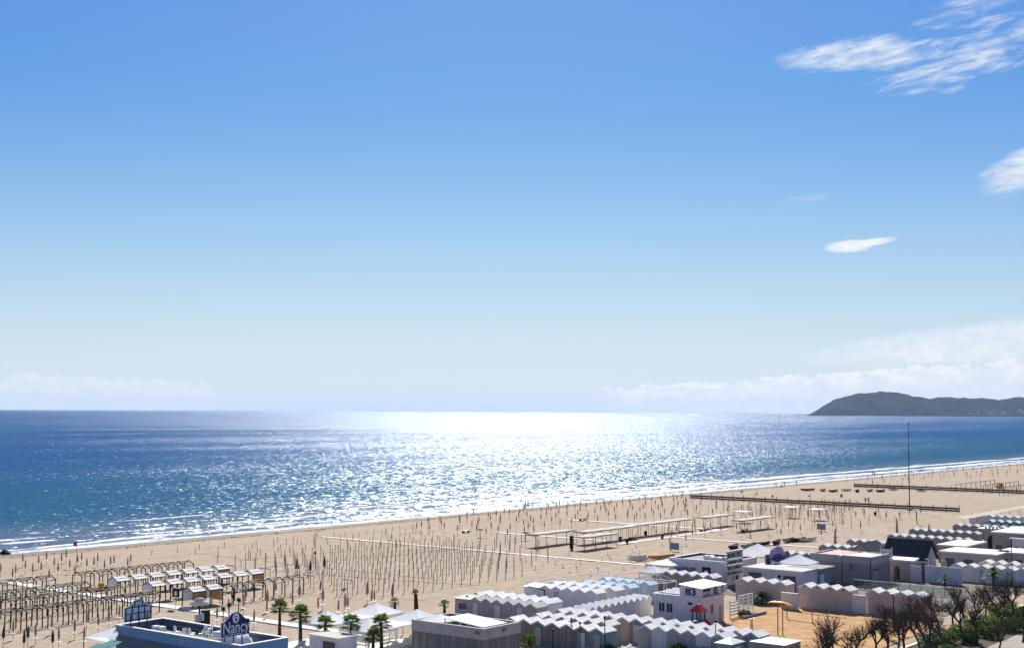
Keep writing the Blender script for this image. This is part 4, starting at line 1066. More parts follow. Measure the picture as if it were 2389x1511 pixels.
# sun-shade strips at the far right
for i, (a_, b_) in enumerate((((2235, 1208), (2335, 1193)), ((2300, 1196), (2389, 1186)), ((2345, 1188), (2420, 1176)))):
    p, q = P(*a_, 2.6), P(*b_, 2.6)
    t = thing('shade_strip', '%s cream shade strip from the left at the far right' % ORD[i], 'awning', (p.x, p.y, 0))
    L_ = q.x - p.x
    V = []; F = []
    for k in range(9):
        for y, zz in ((-1.3, 2.45), (0, 2.8), (1.3, 2.5)): V.append((L_ * k / 8, y, zz + .06 * math.sin(k * 2.2)))
    for k in range(8):
        for j in range(2): F.append((k * 3 + j, k * 3 + 3 + j, k * 3 + 4 + j, k * 3 + 1 + j))
    o = MB().add(V, F).build('canopy_roof', canvas2, t); o.modifiers.new('thick', 'SOLIDIFY').thickness = .04
    for k in range(4): MB().tube((L_ * k / 3, -1.1, 0), (L_ * k / 3, -1.1, 2.5), .04).build('leg', steel_g, t)
# brown stone-like posts standing over the roofs
for i, (px, py0, py1) in enumerate(((1949, 1284, 1236), (2093, 1252, 1210), (2168, 1262, 1224))):
    base = P(px, py0 + 8, 0); h = (py0 + 8 - py1) * (base - Vector((0, 0, HC))).length / FPX
    t = thing('closed_parasol', '%s large closed tan parasol rising over the roofs, counted from the left' % ORD[i], 'umbrella', (base.x, base.y, 0), 0, 'large closed parasols')
    MB().tube((0, 0, 0), (0, 0, h * .98), .06).build('pole', wood, t)
    MB().lathe([(.05, h * .25), (.28, h * .28), (.24, h * .6), (.12, h * .92), (.03, h)], 8).build('canopy', beige, t, True)

# white lattice fence and planter beside building 83
lf = P(1694, 1441, 0)
t = thing('lattice_fence', 'white slatted gate and lattice fence right of building 83', 'fence', (lf.x, lf.y - .5, 0))
for k in range(5): MB().box(.0, 2.2, -.03, .03, .35 + k * .36, .52 + k * .36).build('slat', white, t)
for x in (0, 2.2): MB().box(x - .06, x + .06, -.06, .06, 0, 2.2).build('post', white, t)
for k in range(4):
    MB().box(2.3 + k * 1.2, 2.38 + k * 1.2, -.04, .04, 0, 2.4).build('post', white, t)
for k in range(3):
    g = MB(); x = 2.38 + k * 1.2
    for j in range(4): g.box(x, x + 1.12, -.02, .02, .7 + j * .45, .76 + j * .45); g.box(x + .1 + j * .28, x + .15 + j * .28, -.019, .019, .6, 2.35)
    g.build('lattice_panel', white, t)
MB().box(2.3, 6.0, -.05, .05, 2.403, 2.5).build('rail', white, t)
o = MB().box(0, 5.5, -.3, .3, 0, .35).build('low_wall', concrete_g); o.location = (lf.x + .8, lf.y - 1.9, 0); tag(o, 'low grey retaining wall in front of the lattice fence', 'wall')
# garden walls behind the court
for i, (a_, b_, h, lb) in enumerate((((1822, 1418), (1866, 1421), 2.0, 'pale garden wall between two pink cabin rows behind the court'), ((1975, 1427), (2020, 1431), 2.2, 'pale garden wall behind the bare trees, left of the taupe row'))):
    p, q = P(*a_), P(*b_)
    t = thing('garden_wall', lb, 'wall', (p.x, q.y, 0))
    MB().box(0, .22, 0, p.y - q.y, 0, h).build('wall', wwhite, t); MB().box(-.05, .27, 0, p.y - q.y, h + .003, h + .06).build('coping', white, t)
# glass fence along the terrace at the right
gp0, gp1 = P(1993, 1372, 0), P(2260, 1385, 0)
t = thing('glass_fence', 'glass-panelled fence with pale rail in front of the right-hand terrace', 'fence', (gp0.x, gp1.y, 0))
L_ = gp0.y - gp1.y; n = 9
for k in range(n + 1): MB().box(-.04, .04, L_ * k / n - .04, L_ * k / n + .04, 0, 1.25).build('post', steel_g, t)
for k in range(n): MB().box(-.015, .015, L_ * k / n + .045, L_ * (k + 1) / n - .045, .1, 1.18).build('pane', pane_m, t)
MB().box(-.05, .05, -.05, L_ + .05, 1.253, 1.32).build('rail', white, t)

# television aerials on three of the roofs
for i, (px, py, z0) in enumerate(((1580, 1300, 3.3), (1712, 1296, 3.35), (2050, 1296, 4.05))):
    p = P(px, py, z0)
    t = thing('aerial', ['television aerial at the seaward end of the restaurant roof', 'television aerial behind the sign tower', 'television aerial on the grey terrace parapet'][i], 'aerial', (p.x + .8, p.y - .3, z0 - .3))
    MB().tube((0, 0, 0), (0, 0, 2.0), .03).build('mast', steel_g, t)
    g = MB(); g.box(-.6, .6, -.015, .015, 1.85, 1.88)
    for k in range(5): g.box(-.5 + k * .24, -.47 + k * .24, -.3, .3, 1.86, 1.89)
    g.build('antenna_bars', steel_g, t)
# ------------------------------------------------------------------ beach furniture
rnd = random.Random(11)
def umbrella_parts(h, m, table, fat=1.0, n=7):
    p = [('pole', MB().tube((0, 0, -.1), (0, 0, h - .1), .028, n=5).mesh('pole', polem)),
         ('canopy', MB().lathe([(.03, h * .40), (.085 * fat, h * .42), (.135 * fat, h * .52), (.12 * fat, h * .72), (.06, h * .92), (.012, h)], n).mesh('canopy', m, True))]
    if table: p.append(('table', MB().lathe([(.06, .62), (.27, .64), (.28, .68), (.05, .69)], 10).mesh('table', plastic_w)))
    return p
U_T = umbrella_parts(2.25, beige, True); U_N = umbrella_parts(2.25, beige, False); U_D = umbrella_parts(2.3, dgreen, False, 1.25); U_B = umbrella_parts(2.9, beige, True, 1.5)
def tilt(k=.02): return (rnd.uniform(-k, k), rnd.uniform(-k, k))
def umb(px, py, parts, label, group):
    g = G(px, py); return kit('closed_umbrella', parts, label, 'umbrella', (g.x, g.y, g.z), rnd.uniform(0, 3), group, tilt())
L = [(330, 330), (225, 500), (365, 430), (560, 355), (470, 480), (600, 460), (680, 290), (715, 570), (790, 385), (845, 475), (900, 320), (965, 265), (1020, 420), (1090, 520), (1130, 340), (1190, 300), (1265, 400), (1370, 380), (1425, 320), (1525, 430), (1615, 370), (1665, 350), (1865, 390), (1910, 330), (180, 560), (5, 480)]
L.sort()
for i, (x, y) in enumerate(L):
    umb(x / 6.27, 1270 + y / 6.27, U_T if i % 5 else U_N, '%s closed beige umbrella from the left near the red flag, seaward of the frames' % ORD[i], 'umbrellas near the red flag')
L = [(190, 1385), (520, 1455), (755, 1310), (860, 1511), (1090, 1380), (1265, 1240), (1435, 1290), (1590, 1230), (1740, 1150), (1230, 1500)]
L.sort()
for i, (x, y) in enumerate(L): umb(x / 6.27, 1270 + y / 6.27, U_T, '%s closed beige umbrella from the left in front of the near black frames' % ORD[i], 'umbrellas before the near frames')
for i, (x, y) in enumerate(((45, 1500), (345, 1570), (400, 1490), (765, 1560))): umb(x / 6.27, 1270 + y / 6.27, U_D, '%s dark green closed umbrella from the left in the bottom left corner' % ORD[i], 'dark green umbrellas')
L = [(300 + x / 6.27, 1270 + y / 6.27) for x, y in ((1330, 950), (1460, 1050), (1680, 1005), (1710, 905), (1830, 1225), (2020, 1070), (2030, 975), (1290, 1180))]
L += [(600 + x / 7.16, 1300 + y / 7.16) for x, y in ((590, 900), (700, 790), (1015, 965), (1095, 870), (1050, 655), (1515, 935), (1840, 765), (1910, 830), (1955, 815), (310, 660), (2260, 800), (1350, 1000))]
L.sort()
for i, (x, y) in enumerate(L): umb(x, y, U_B if i % 3 == 1 else U_T, '%s closed tan umbrella from the left between the white cabanas and the palms' % ORD[i], 'umbrellas between cabanas and palms')
umb(805, 1437, U_B, 'tall closed tan umbrella topped by a star-shaped weather vane behind the first gazebo', None)
sv = G(805, 1437)
t = thing('star_vane', 'white and black star-shaped vane above the sand behind the gazebos', 'weather vane', (sv.x - .5, sv.y - .3, 0))
MB().tube((0, 0, 0), (0, 0, 3.2), .04).build('pole', white, t)
for k in range(5):
    a_ = R(72 * k); MB().add([(0, .1 * math.cos(a_ + 1.57), 3.3 + .1 * math.sin(a_ + 1.57)), (0, .75 * math.cos(a_), 3.3 + .5 * math.sin(a_)), (0, .1 * math.cos(a_ - 1.57), 3.3 + .1 * math.sin(a_ - 1.57)), (.06, 0, 3.3)], [(0, 1, 2), (0, 3, 1), (1, 3, 2), (0, 2, 3)]).build('blade', plastic_w if k % 2 else steel_d, t)

# --- house-shaped cabana frames
CW, CD, CE, CR = 2.15, 2.0, 2.0, 2.5
def arch(x):
    h = CW / 2
    return MB().path([(x, -h, -.05), (x, -h, CE - .07), (x, -h + .06, CE + .03), (x, 0, CR), (x, h - .06, CE + .03), (x, h, CE - .07), (x, h, -.05)], .078, 5).mesh('arch', steel_d)
def beam(y, z): return MB().tube((0.02, y, z), (CD - .02, y, z), .055, n=5).mesh('beam', steel_d)
FR = [('arch', arch(0)), ('arch', arch(CD)), ('beam', beam(0, CR)), ('beam', beam(-CW / 2, CE - .08)), ('beam', beam(CW / 2, CE - .08)), ('beam', beam(-CW / 4, (CR + CE) / 2 + .03)), ('beam', beam(CW / 4, (CR + CE) / 2 + .03))]
def roofcloth():
    a = MB(); h = CW / 2 + .05
    for s_ in (-1, 1):
        n = 4
        V = []
        for i in range(n + 1):
            for j in range(n + 1):
                x = -.06 + (CD + .12) * i / n; f = j / n
                V.append((x, s_ * h * f, CR + .06 - (CR - CE) * f - .04 * math.sin(math.pi * i / n) * math.sin(math.pi * f)))
        F = [(i * (n + 1) + j, (i + 1) * (n + 1) + j, (i + 1) * (n + 1) + j + 1, i * (n + 1) + j + 1) for i in range(n) for j in range(n)]
        if s_ < 0: F = [tuple(reversed(f)) for f in F]
        a.add(V, F)
    return a.mesh('roof_cloth', canvas)
RC = roofcloth()
def panel(x, z0, m):
    h = CW / 2 - .05
    return MB().prism([(-h, z0), (h, z0), (h, CE - .05), (0, CR - .05), (-h, CE - .05)], x, x + .02, 'x').mesh('end_panel', m)
PT = panel(CD - .1, .55, tan_c); PTop = panel(-.03, 1.25, canvas); PSide = MB().box(.05, CD - .05, CW / 2 + .045, CW / 2 + .065, .7, CE - .05).mesh('side_panel', canvas)
def cab_row(desc, a, b, n, kind, z=2.45):
    p, q = P(a[0], a[1], z), P(b[0], b[1], z)
    y = (p.y + q.y) / 2
    for i in range(n):
        f = i / (n - 1) if n > 1 else 0
        x = p.x + (q.x - p.x) * f
        parts = list(FR)
        if kind == 'cover': parts.append(('roof_cloth', RC))
        if kind == 'tent': parts += [('roof_cloth', RC), ('end_panel', PT), ('side_panel', PSide)]
        if kind == 'cover' and i == 0: parts.append(('end_panel', PTop))
        if kind == 'cover' and i == n - 1: parts.append(('end_panel', PT))
        kit('cabana', parts, '%s %s cabana from the left in the %s' % (ORD[i], {'frame': 'bare black-framed', 'cover': 'white-roofed', 'tent': 'half-closed'}[kind], desc), 'cabana', (x - CD / 2, y, 0), rnd.uniform(-.012, .012), desc)
cab_row('most seaward frame row', (196, 1333), (427.6, 1308), 7, 'frame')
cab_row('farther white-roofed row', (279, 1345), (510.5, 1318.6), 7, 'cover')
cab_row('nearer white-roofed row', (359, 1356), (592, 1329), 7, 'cover')
cab_row('pair beside the standing person', (453, 1369), (493, 1364), 2, 'tent')
cab_row('short row right of the standing person', (545, 1359), (685, 1342), 4, 'frame')
cab_row('row seaward of the walkway', (11, 1352), (105, 1342.6), 3, 'frame')
cab_row('first frame row below the walkway', (13, 1378), (180, 1356.5), 5, 'frame')
cab_row('row behind the yellow rescue boat', (32, 1393.6), (265, 1366.5), 6, 'frame')
cab_row('nearest frame row', (10, 1418), (353, 1380), 8, 'frame')

# --- bare pole grids
POLE = MB().tube((0, 0, -.1), (0, 0, 2.3), .06, n=5).mesh('bare_pole', polem)
POLE_G = MB().tube((0, 0, -.1), (0, 0, 2.4), .06, n=5).mesh('bare_pole', mat('green grey pole', (0.36, 0.36, 0.33), .7, .15))
STUB = MB().tube((0, 0, -.1), (0, 0, 1.0), .05, n=5).mesh('stub_post', polem)
TPOST = [('post', MB().tube((0, 0, -.1), (0, 0, .8), .03, n=5).mesh('post', polem)), ('table', MB().lathe([(.06, .80), (.34, .82), (.35, .86), (.05, .88)], 10).mesh('table', canvas2))]
def inside(x, y, poly):
    c = False; j = len(poly) - 1
    for i in range(len(poly)):
        xi, yi = poly[i]; xj, yj = poly[j]
        if (yi > y) != (yj > y) and x < (xj - xi) * (y - yi) / (yj - yi) + xi: c = not c
        j = i
    return c
def field(desc, poly, s0, ds, t0, dt, maker, skip=0.0, jit=1.25, cap=400):
    """a regular grid of things standing where the photo shows them; columns run inland, counted along the coast"""
    n = 0
    cols = []
    s = s0
    while s < 760:
        col = []; tt = t0 - 0
        while tt > 60:
            p = Vector((s + (0), tt, gz(tt)))
            if inside(*proj(p), poly): col.append((s, tt))
            tt -= dt
        if col: cols.append(col)
        s += ds
    for ci, col in enumerate(cols):
        for ri, (s, tt) in enumerate(col):
            if rnd.random() < skip or n >= cap: continue
            n += 1
            s_, t_ = s + (0) + rnd.uniform(-jit, jit), tt + rnd.uniform(-jit, jit)
            cl = ORD[ci] if ci < len(ORD) else 'last'
            maker(s_, t_, gz(t_), '%s from the sea, %s column of %s' % (ORD[ri], cl, desc), desc)
    return n
def mk_single(name, me, word, cat):
    def f(x, y, z, label, group):
        o = obj(name, me, None, (x, y, z)); o.rotation_euler = (*tilt(.03), 0)
        o.scale = (1, 1, rnd.uniform(.93, 1.05)); tag(o, word + ' ' + label, cat, group)
    return f
def mk_kit(name, parts, word, cat):
    def f(x, y, z, label, group):
        kit(name, parts, word + ' ' + label, cat, (x, y, z), rnd.uniform(0, 3), group, tilt(.03))
    return f
counts = {}
counts['grid'] = field('the central pole grid', [(545, 1330), (960, 1280), (1090, 1278), (1245, 1342), (905, 1392), (812, 1400), (680, 1372)], 128.4, 2.05, 163, 4.7, mk_single('bare_pole', POLE_G, 'bare grey pole', 'pole'), 0, .06)
counts['stubs'] = field('the stub field', [(560, 1268), (960, 1228), (1075, 1265), (770, 1300), (590, 1318)], 150.0, 3.4, 200, 4.6, mk_single('stub_post', STUB, 'short post', 'post'))
counts['mid'] = field('the field below two walkers', [(930, 1243), (1000, 1222), (1230, 1192), (1600, 1162), (1600, 1215), (1330, 1233), (1215, 1262), (1060, 1262)], 205.0, 5.2, 205, 6.2, mk_kit('closed_umbrella', U_N, 'closed umbrella', 'umbrella'), .06)
counts['mid2'] = field('the field along the slatted fence', [(1600, 1168), (1900, 1180), (2235, 1196), (2100, 1214), (1960, 1226), (1880, 1214), (1720, 1204), (1600, 1206)], 262.0, 7.0, 205, 7.5, mk_kit('closed_umbrella', U_N, 'closed umbrella', 'umbrella'), .1)
counts['mid3'] = field('the field behind the restaurant', [(1500, 1250), (1700, 1234), (1960, 1228), (2030, 1240), (1890, 1262), (1760, 1275), (1480, 1285)], 200.0, 6.0, 160, 6.4, mk_kit('closed_umbrella', U_T, 'closed umbrella', 'umbrella'), .12)
counts['tent2'] = field('the cluster by the slatted fence', [(1700, 1196), (1990, 1180), (2020, 1190), (1880, 1214), (1720, 1212)], 268.0, 3.4, 190, 3.9, mk_single('bare_pole', POLE, 'thin bare pole', 'pole'), .05)
counts['tables'] = field('the group seaward of white cabins', [(1230, 1300), (1500, 1280), (1560, 1306), (1480, 1336), (1330, 1342), (1230, 1334)], 170.0, 4.2, 140, 4.4, mk_kit('table_post', TPOST, 'low table post', 'table'), .25)
counts['mid4'] = field('the group left of the pergolas', [(1010, 1270), (1220, 1262), (1300, 1300), (1240, 1335), (1100, 1280)], 176.0, 3.6, 165, 4.6, mk_single('bare_pole', POLE, 'slim brown pole', 'pole'), .2)
counts['far'] = field('the distant right field', [(2000, 1118), (2389, 1088), (2389, 1112), (2230, 1122), (2010, 1136)], 350.0, 11.0, 206, 11.0, mk_kit('closed_umbrella', U_N, 'closed umbrella', 'umbrella'), .1)
counts['strag'] = field('the group seaward of white cabanas', [(330, 1292), (560, 1272), (620, 1300), (560, 1322), (430, 1300)], 134.0, 5.2, 192, 6.0, mk_single('stub_post', STUB, 'short post', 'post'), .1)
WPOST = MB().tube((0, 0, -.1), (0, 0, 1.7), .055, n=5).mesh('wooden_post', beige)
counts['wp'] = field('the scatter right of the pergolas', [(1600, 1172), (1900, 1184), (2225, 1200), (2050, 1232), (1880, 1240), (1700, 1236), (1500, 1262), (1480, 1240), (1600, 1206)], 215.0, 6.3, 195, 6.8, mk_single('wooden_post', WPOST, 'tan post', 'post'), .1)
counts['wp2'] = field('the far right scatter', [(1960, 1122), (2389, 1084), (2389, 1108), (2230, 1122), (1990, 1138)], 345.0, 13.0, 207, 9.0, mk_single('wooden_post', WPOST, 'tan post', 'post'), .1)
print('FIELDS', counts, [len(q_[1].polygons) for q_ in TR] if 'TR' in globals() else '')
# ropes strung over the central grid
for i, (a_, b_) in enumerate((((455, 1289), (1030, 1352)), ((550, 1308), (965, 1268)), ((560, 1328), (1150, 1270)), ((640, 1330), (1120, 1365)))):
    p, q = P(*a_, 2.1), P(*b_, 2.1)
    o = MB().path([p.lerp(q, k / 10) - Vector((0, 0, .12 * math.sin(math.pi * k / 10))) for k in range(11)], .018, 4).build('rope', polem)
    tag(o, '%s of the dark ropes strung over the pole grid, counted from the sea' % ORD[i], 'rope')
# white bar boards between poles
for i, (px, py) in enumerate(((534, 1318), (719, 1341), (809, 1351), (618, 1325))):
    p = P(px, py, 2.1)
    t = thing('bar_board', '%s pale crossboard on two poles, counted from the left' % ORD[(0, 2, 3, 1)[i]], 'sign', (p.x, p.y, 0))
    MB().box(-.04, .04, -1.1, 1.1, 2.0, 2.22).build('board', white, t)
    for y in (-1.05, 1.05): MB().tube((.08, y, -.1), (.08, y, 2.2), .04).build('post', steel_g, t)
# folded green umbrellas
for i, (px, py) in enumerate(((693, 1336), (724, 1340), (757, 1332))):
    g = G(px, py); t = thing('green_umbrella', '%s half-folded green umbrella from the left in the pole grid' % ORD[i], 'umbrella', (g.x, g.y, 0))
    MB().tube((0, 0, -.1), (0, 0, 2.4), .04).build('pole', steel_g, t)
    MB().lathe([(.28, .7), (.34 if i == 0 else .18, .75), (.2, 1.5), (.03, 2.45)], 7).build('canopy', dgreen, t, True)

# --- long pergolas over the sun beds
pergola_m = mat('grey beige canvas', (0.52, 0.48, 0.43), .85, .12)
for i, (a_, b_, dz) in enumerate((((1233, 1245.5), (1338, 1235), 0), ((1345, 1240), (1480, 1226), 0), ((1470, 1226), (1602, 1208), .0), ((1625, 1206), (1712, 1199), 0), ((1713, 1213), (1803, 1204), 0), ((1345, 1252), (1432, 1243), 0))):
    p, q = P(*a_, 2.35), P(*b_, 2.35)
    y = (p.y + q.y) / 2; L_ = q.x - p.x
    t = thing('long_pergola', '%s long canvas pergola from the left on the middle beach' % ORD[i] if i < 5 else 'short lower pergola in front of the long canvas pergolas', 'pergola', (p.x, y, 0))
    V, F = [], []
    n = max(6, int(L_ / 1.2))
    for k in range(n + 1):
        for yy in (-1.3, -.45, .45, 1.3): V.append((L_ * k / n, yy, 2.35 + .05 * math.sin(k * 1.7 + yy) + (.05 if abs(yy) < .3 else 0)))
    for k in range(n):
        for j in range(3): F.append((k * 4 + j, k * 4 + 4 + j, k * 4 + 5 + j, k * 4 + 1 + j))
    o = MB().add(V, F).build('canopy_roof', pergola_m, t, True); o.modifiers.new('thick', 'SOLIDIFY').thickness = .2
    m_ = max(3, int(L_ / 3.0))
    lm = MB().tube((0, 0, -.1), (0, 0, 2.33), .045, n=5).mesh('leg', polem)
    for k in range(m_ + 1):
        for yy in (-1.2, 1.2):
            l_ = obj('leg', lm, t, (L_ * k / m_, yy, 0))
for i, (px, py) in enumerate(((1844, 1182.5), (1907, 1187.5), (1733, 1193))):
    p = P(px, py, 2.4)
    t = thing('flat_awning', '%s small flat white awning from the left near the slatted fence' % ORD[(1, 2, 0)[i]], 'awning', (p.x, p.y, 0))
    MB().box(-1.9, 1.9, -1.6, 1.6, 2.36, 2.5).build('canopy_roof', canvas, t)
    for x in (-1.8, 1.8):
        for y in (-1.5, 1.5): MB().tube((x, y, -.1), (x, y, 2.36), .05, n=5).build('leg', polem, t)
# crates and boards at the walkway ends
for i, (px, py) in enumerate(((1087, 1242), (1359, 1214), (1476, 1258), (1738, 1240), (1640, 1238))):
    g = G(px, py); t = thing('bench', '%s flat grey bench beside a walkway, counted from the left' % ORD[(0, 1, 2, 4, 3)[i]], 'bench', (g.x, g.y, 0))
    MB().box(-1.0, 1.0, -.35, .35, .42, .5).build('seat', concrete_g if i % 2 else steel_g, t)
    for x in (-.8, .8): MB().box(x - .06, x + .06, -.3, .3, 0, .42).build('leg', steel_d, t)
for i, (px, py) in enumerate(((1120, 1252), (1226, 1259))):
    g = G(px, py); t = thing('mushroom_shade', ('left' if i == 0 else 'right') + ' small brown dome shade beside a walkway', 'umbrella', (g.x, g.y, 0))
    MB().tube((0, 0, 0), (0, 0, 1.6), .06).build('pole', wood, t); MB().lathe([(.75, 1.35), (.72, 1.45), (.45, 1.65), (.08, 1.78)], 12).build('canopy', wpink, t, True)
# dark post standing in the pergola shade
g = G(1333, 1281); t = thing('dark_column', 'dark shrouded column standing among the pergola legs', 'column', (g.x, g.y, 0))
MB().lathe([(.28, 0), (.34, .3), (.32, 1.6), (.38, 2.3), (.2, 2.5)], 10).build('cover', steel_d, t); MB().tube((0, 0, 2.5), (0, 0, 2.9), .05).build('pole', steel_d, t)

# --- fences: posts and dark slat panels
def slat_fence(label, s, t0, t1, h, step):
    t = thing('slat_fence', label, 'fence', (s, t1, 0)); L_ = t0 - t1; n = int(L_ / step)
    pm = MB().box(-.07, .07, -.07, .07, -.15, h + .5).mesh('post', polem); sm = MB().box(-.02, .02, 0, L_ / n - .16, 0, h * .36).mesh('slat', wood_d)
    for k in range(n + 1): obj('post', pm, t, (0, L_ * k / n, 0))
    for k in range(n):
        for z in (.12, .12 + h * .45): 
            obj('slat', sm, t, (0, L_ * k / n + .08, z + rnd.uniform(-.02, .02)))
slat_fence('long dark slatted windbreak fence running inland from the waterline', 336.5, 197, 119, 1.25, 3.3)
slat_fence('distant dark slatted fence at the right, behind the tall mast', 425.5, 186, 128, 1.3, 4.0)
# far frames at the right edge
for i, (a_, b_) in enumerate((((2225, 1129), (2325, 1119)), ((2280, 1131), (2389, 1122)), ((2330, 1137), (2410, 1127)))):
    p, q = P(*a_, 2.4), P(*b_, 2.4); L_ = q.x - p.x
    t = thing('frame_rack', '%s long dark frame from the left on the far right beach' % ORD[i], 'frame', (p.x, (p.y + q.y) / 2, 0))
    MB().box(0, L_, -.08, .08, 2.3, 2.42).build('beam', wood_d, t)
    for k in range(9): MB().box(L_ * k / 8 - .07, L_ * k / 8 + .07, -.07, .07, -.1, 2.3).build('leg', wood_d, t)
g = G(2332, 1139); t = thing('yellow_pedalo', 'yellow boat under the frames at the far right', 'boat', (g.x, g.y, 0), R(60))
MB().lathe([(.3, .1), (1.2, .3), (1.5, .9), (1.2, 1.3)], 10).build('hull', yellow, t, True); MB().box(-.9, .9, -.5, .5, 1.3, 1.9).build('cabin', yellow, t)

# --- boats drawn up on the sand
def hull_mesh(name, L_, wd, h, m):
    V, F = [], []; n = 12; ring = 7
    for i in range(n + 1):
        f = i / n; w_ = wd / 2 * (max(0.02, math.sin(math.pi * min(1, .12 + f * .88)) ** .55)); lift = .35 * h * (2 * f - 1) ** 2
        for j in range(ring):
            a_ = math.pi * j / (ring - 1)
            V.append((-L_ / 2 + L_ * f, -w_ * math.cos(a_), h + lift - (h) * math.sin(a_) ** .6))
    for i in range(n):
        for j in range(ring - 1): F.append((i * ring + j, i * ring + j + 1, (i + 1) * ring + j + 1, (i + 1) * ring + j))
    F.append(tuple(range(ring - 1, -1, -1))); F.append(tuple(n * ring + j for j in range(ring)))
    return MB().add(V, F).mesh(name, m, True)
def boat_parts(L_, m, seats=2):
    p = [('hull', hull_mesh('hull', L_, 1.3, .55, m))]
    p.append(('deck', MB().box(-L_ * .38, L_ * .38, -.42, .42, .38, .43).mesh('deck', canvas2)))
    for k in range(seats): p.append(('seat', MB().box(-.5 + k * 1.2, -.2 + k * 1.2, -.5, .5, .44, .62).mesh('seat', wood)))
    p.append(('rail', MB().path([(-L_ * .45, -.4, .72), (0, -.66, .6), (L_ * .45, -.35, .75)], .03, 5).mesh('rail', steel_d)))
    return p
BO = [boat_parts(5.2, wood_d), boat_parts(4.6, wpink), boat_parts(5.0, steel_d), boat_parts(4.4, white)]
L = [(1885, 1144), (1920, 1145), (1945, 1147), (1975, 1145), (2000, 1147), (2030, 1146), (2055, 1147), (2085, 1143), (1812, 1268), (1840, 1263), (1862, 1262), (1885, 1262), (1712, 1279), (1745, 1277), (1777, 1272), (2150, 1146)]
for i, (px, py) in enumerate(L):
    g = G(px, py)
    wh = 'in the boat line before the distant fence' if py < 1160 else 'in the huddle of boats behind the restaurant roofs'
    idx = len([1 for a_ in L[:i] if (a_[1] < 1160) == (py < 1160)])
    kit('beached_boat', BO[i % 4], '%s beached boat listed %s' % (ORD[idx], wh), 'boat', (g.x, g.y, 0), R(-30 + (i * 37) % 50), 'beached boats')
g = G(1545, 1302)
kit('beached_boat', [('hull', hull_mesh('hull', 6.0, 1.1, .5, orange)), ('rail', MB().path([(-2.6, -.3, .6), (0, -.55, .5), (2.6, -.3, .6)], .04, 5).mesh('rail', steel_d)), ('seat', MB().box(-.2, .2, -.4, .4, .3, .4).mesh('seat', wood))], 'long yellow canoe lying seaward of the restaurant', 'boat', (g.x, g.y, 0), R(-15))
for i, (px, py) in enumerate(((1486, 1303), (1490, 1308))):
    g = G(px, py); kit('beached_boat', BO[3], ('upper' if i == 0 else 'lower') + ' of two small white boats on the sand left of the canoe', 'boat', (g.x, g.y, 0), R(-40), sc=.8)
# yellow rescue catamaran
g = G(228, 1376)
t = thing('rescue_catamaran', 'yellow twin-hulled rescue boat beside the walkway among the frames', 'boat', (g.x, g.y, 0), R(-12))
for y in (-.55, .55): o = obj('hull', hull_mesh('hull', 4.6, .5, .42, yellow), t); o.location = (0, y, .05)
MB().box(-1.2, .9, -.7, .7, .46, .56).build('deck', yellow, t); MB().box(.2, .75, -.35, .35, .563, 1.0).build('seat', orange, t)
for y in (-.75, .75): MB().tube((-.6, y * .8, .56), (-.9, y * .8, 1.15), .035).build('oar_lock', steel_d, t)

# --- red flag, masts, lamp posts, bins
g = G(178, 1322); t = thing('flag_pole', 'thin pole flying a small red flag near the waterline', 'flag', (g.x, g.y, 0))
MB().tube((0, 0, -.2), (0, 0, 4.0), .04).build('pole', steel_g, t)
V = [(0, -.02 - .9 * (1 - 0) * i / 6 * -1, 3.95 - .7 * j / 3 + .06 * math.sin(i)) for i in range(7) for j in range(4)]
V = [(.10 * math.sin(i * 1.1), .05 + .15 * i, 3.95 - .6 * j / 3 - .02 * i) for i in range(7) for j in range(4)]
o = MB().add(V, [(i * 4 + j, i * 4 + j + 1, i * 4 + j + 5, i * 4 + j + 4) for i in range(6) for j in range(3)]).build('flag', cloth_r, t); o.modifiers.new('thick', 'SOLIDIFY').thickness = .01
g = G(2122, 1190); t = thing('tall_mast', 'very tall thin mast rising from the fence into the sea', 'mast', (g.x, g.y, 0))
hm_ = (1190 - 995) * (g - Vector((0, 0, HC))).length / FPX
MB().tube((0, 0, -.2), (0, 0, hm_), .16, .07, 8).build('pole', steel_d, t); MB().box(-.4, .4, -.4, .4, 0, .6).build('base', concrete_g, t); MB().box(-.5, .5, -.07, .07, hm_ - .5, hm_ - .3).build('crossbar', steel_d, t)
g = G(735, 1326); t = thing('bent_lamp', 'thin hooked post with a round float beside the central pole grid', 'lamp post', (g.x, g.y, 0))
MB().path([(0, 0, -.2), (0, 0, 5.6), (.2, -.3, 5.9), (.5, -.9, 6.1)], .045, 6).build('post', polem, t); MB().lathe([(.05, 2.3), (.2, 2.4), (.2, 2.6), (.05, 2.75)], 8).build('float', wood, t)
g = G(2140, 1222); t = thing('shower_post', 'brown leaning shower post with white plate at the right', 'post', (g.x, g.y, 0))
MB().tube((0, 0, -.1), (-.3, .2, 3.2), .1, .08).build('post', wood, t); MB().box(-.7, .3, -.5, .6, 3.2, 3.3).build('plate', plastic_w, t)
for i, (px, py) in enumerate(((1573, 1285), (2022 - 106, 1238))):
    g = G(px, py); t = thing('sunbed_bundle', ('left' if i == 0 else 'right') + ' blue sun-bed bundle leaning in a frame on the middle beach', 'frame', (g.x, g.y, 0))
    MB().box(-.08, .08, -.9, .9, .3, 1.5).build('panel', mat('faded blue panel %d' % i, (.25, .3, .42), .8, .15), t)
    for y in (-.95, .95): MB().tube((0, y, -.1), (0, y, 1.7), .04).build('post', polem, t)
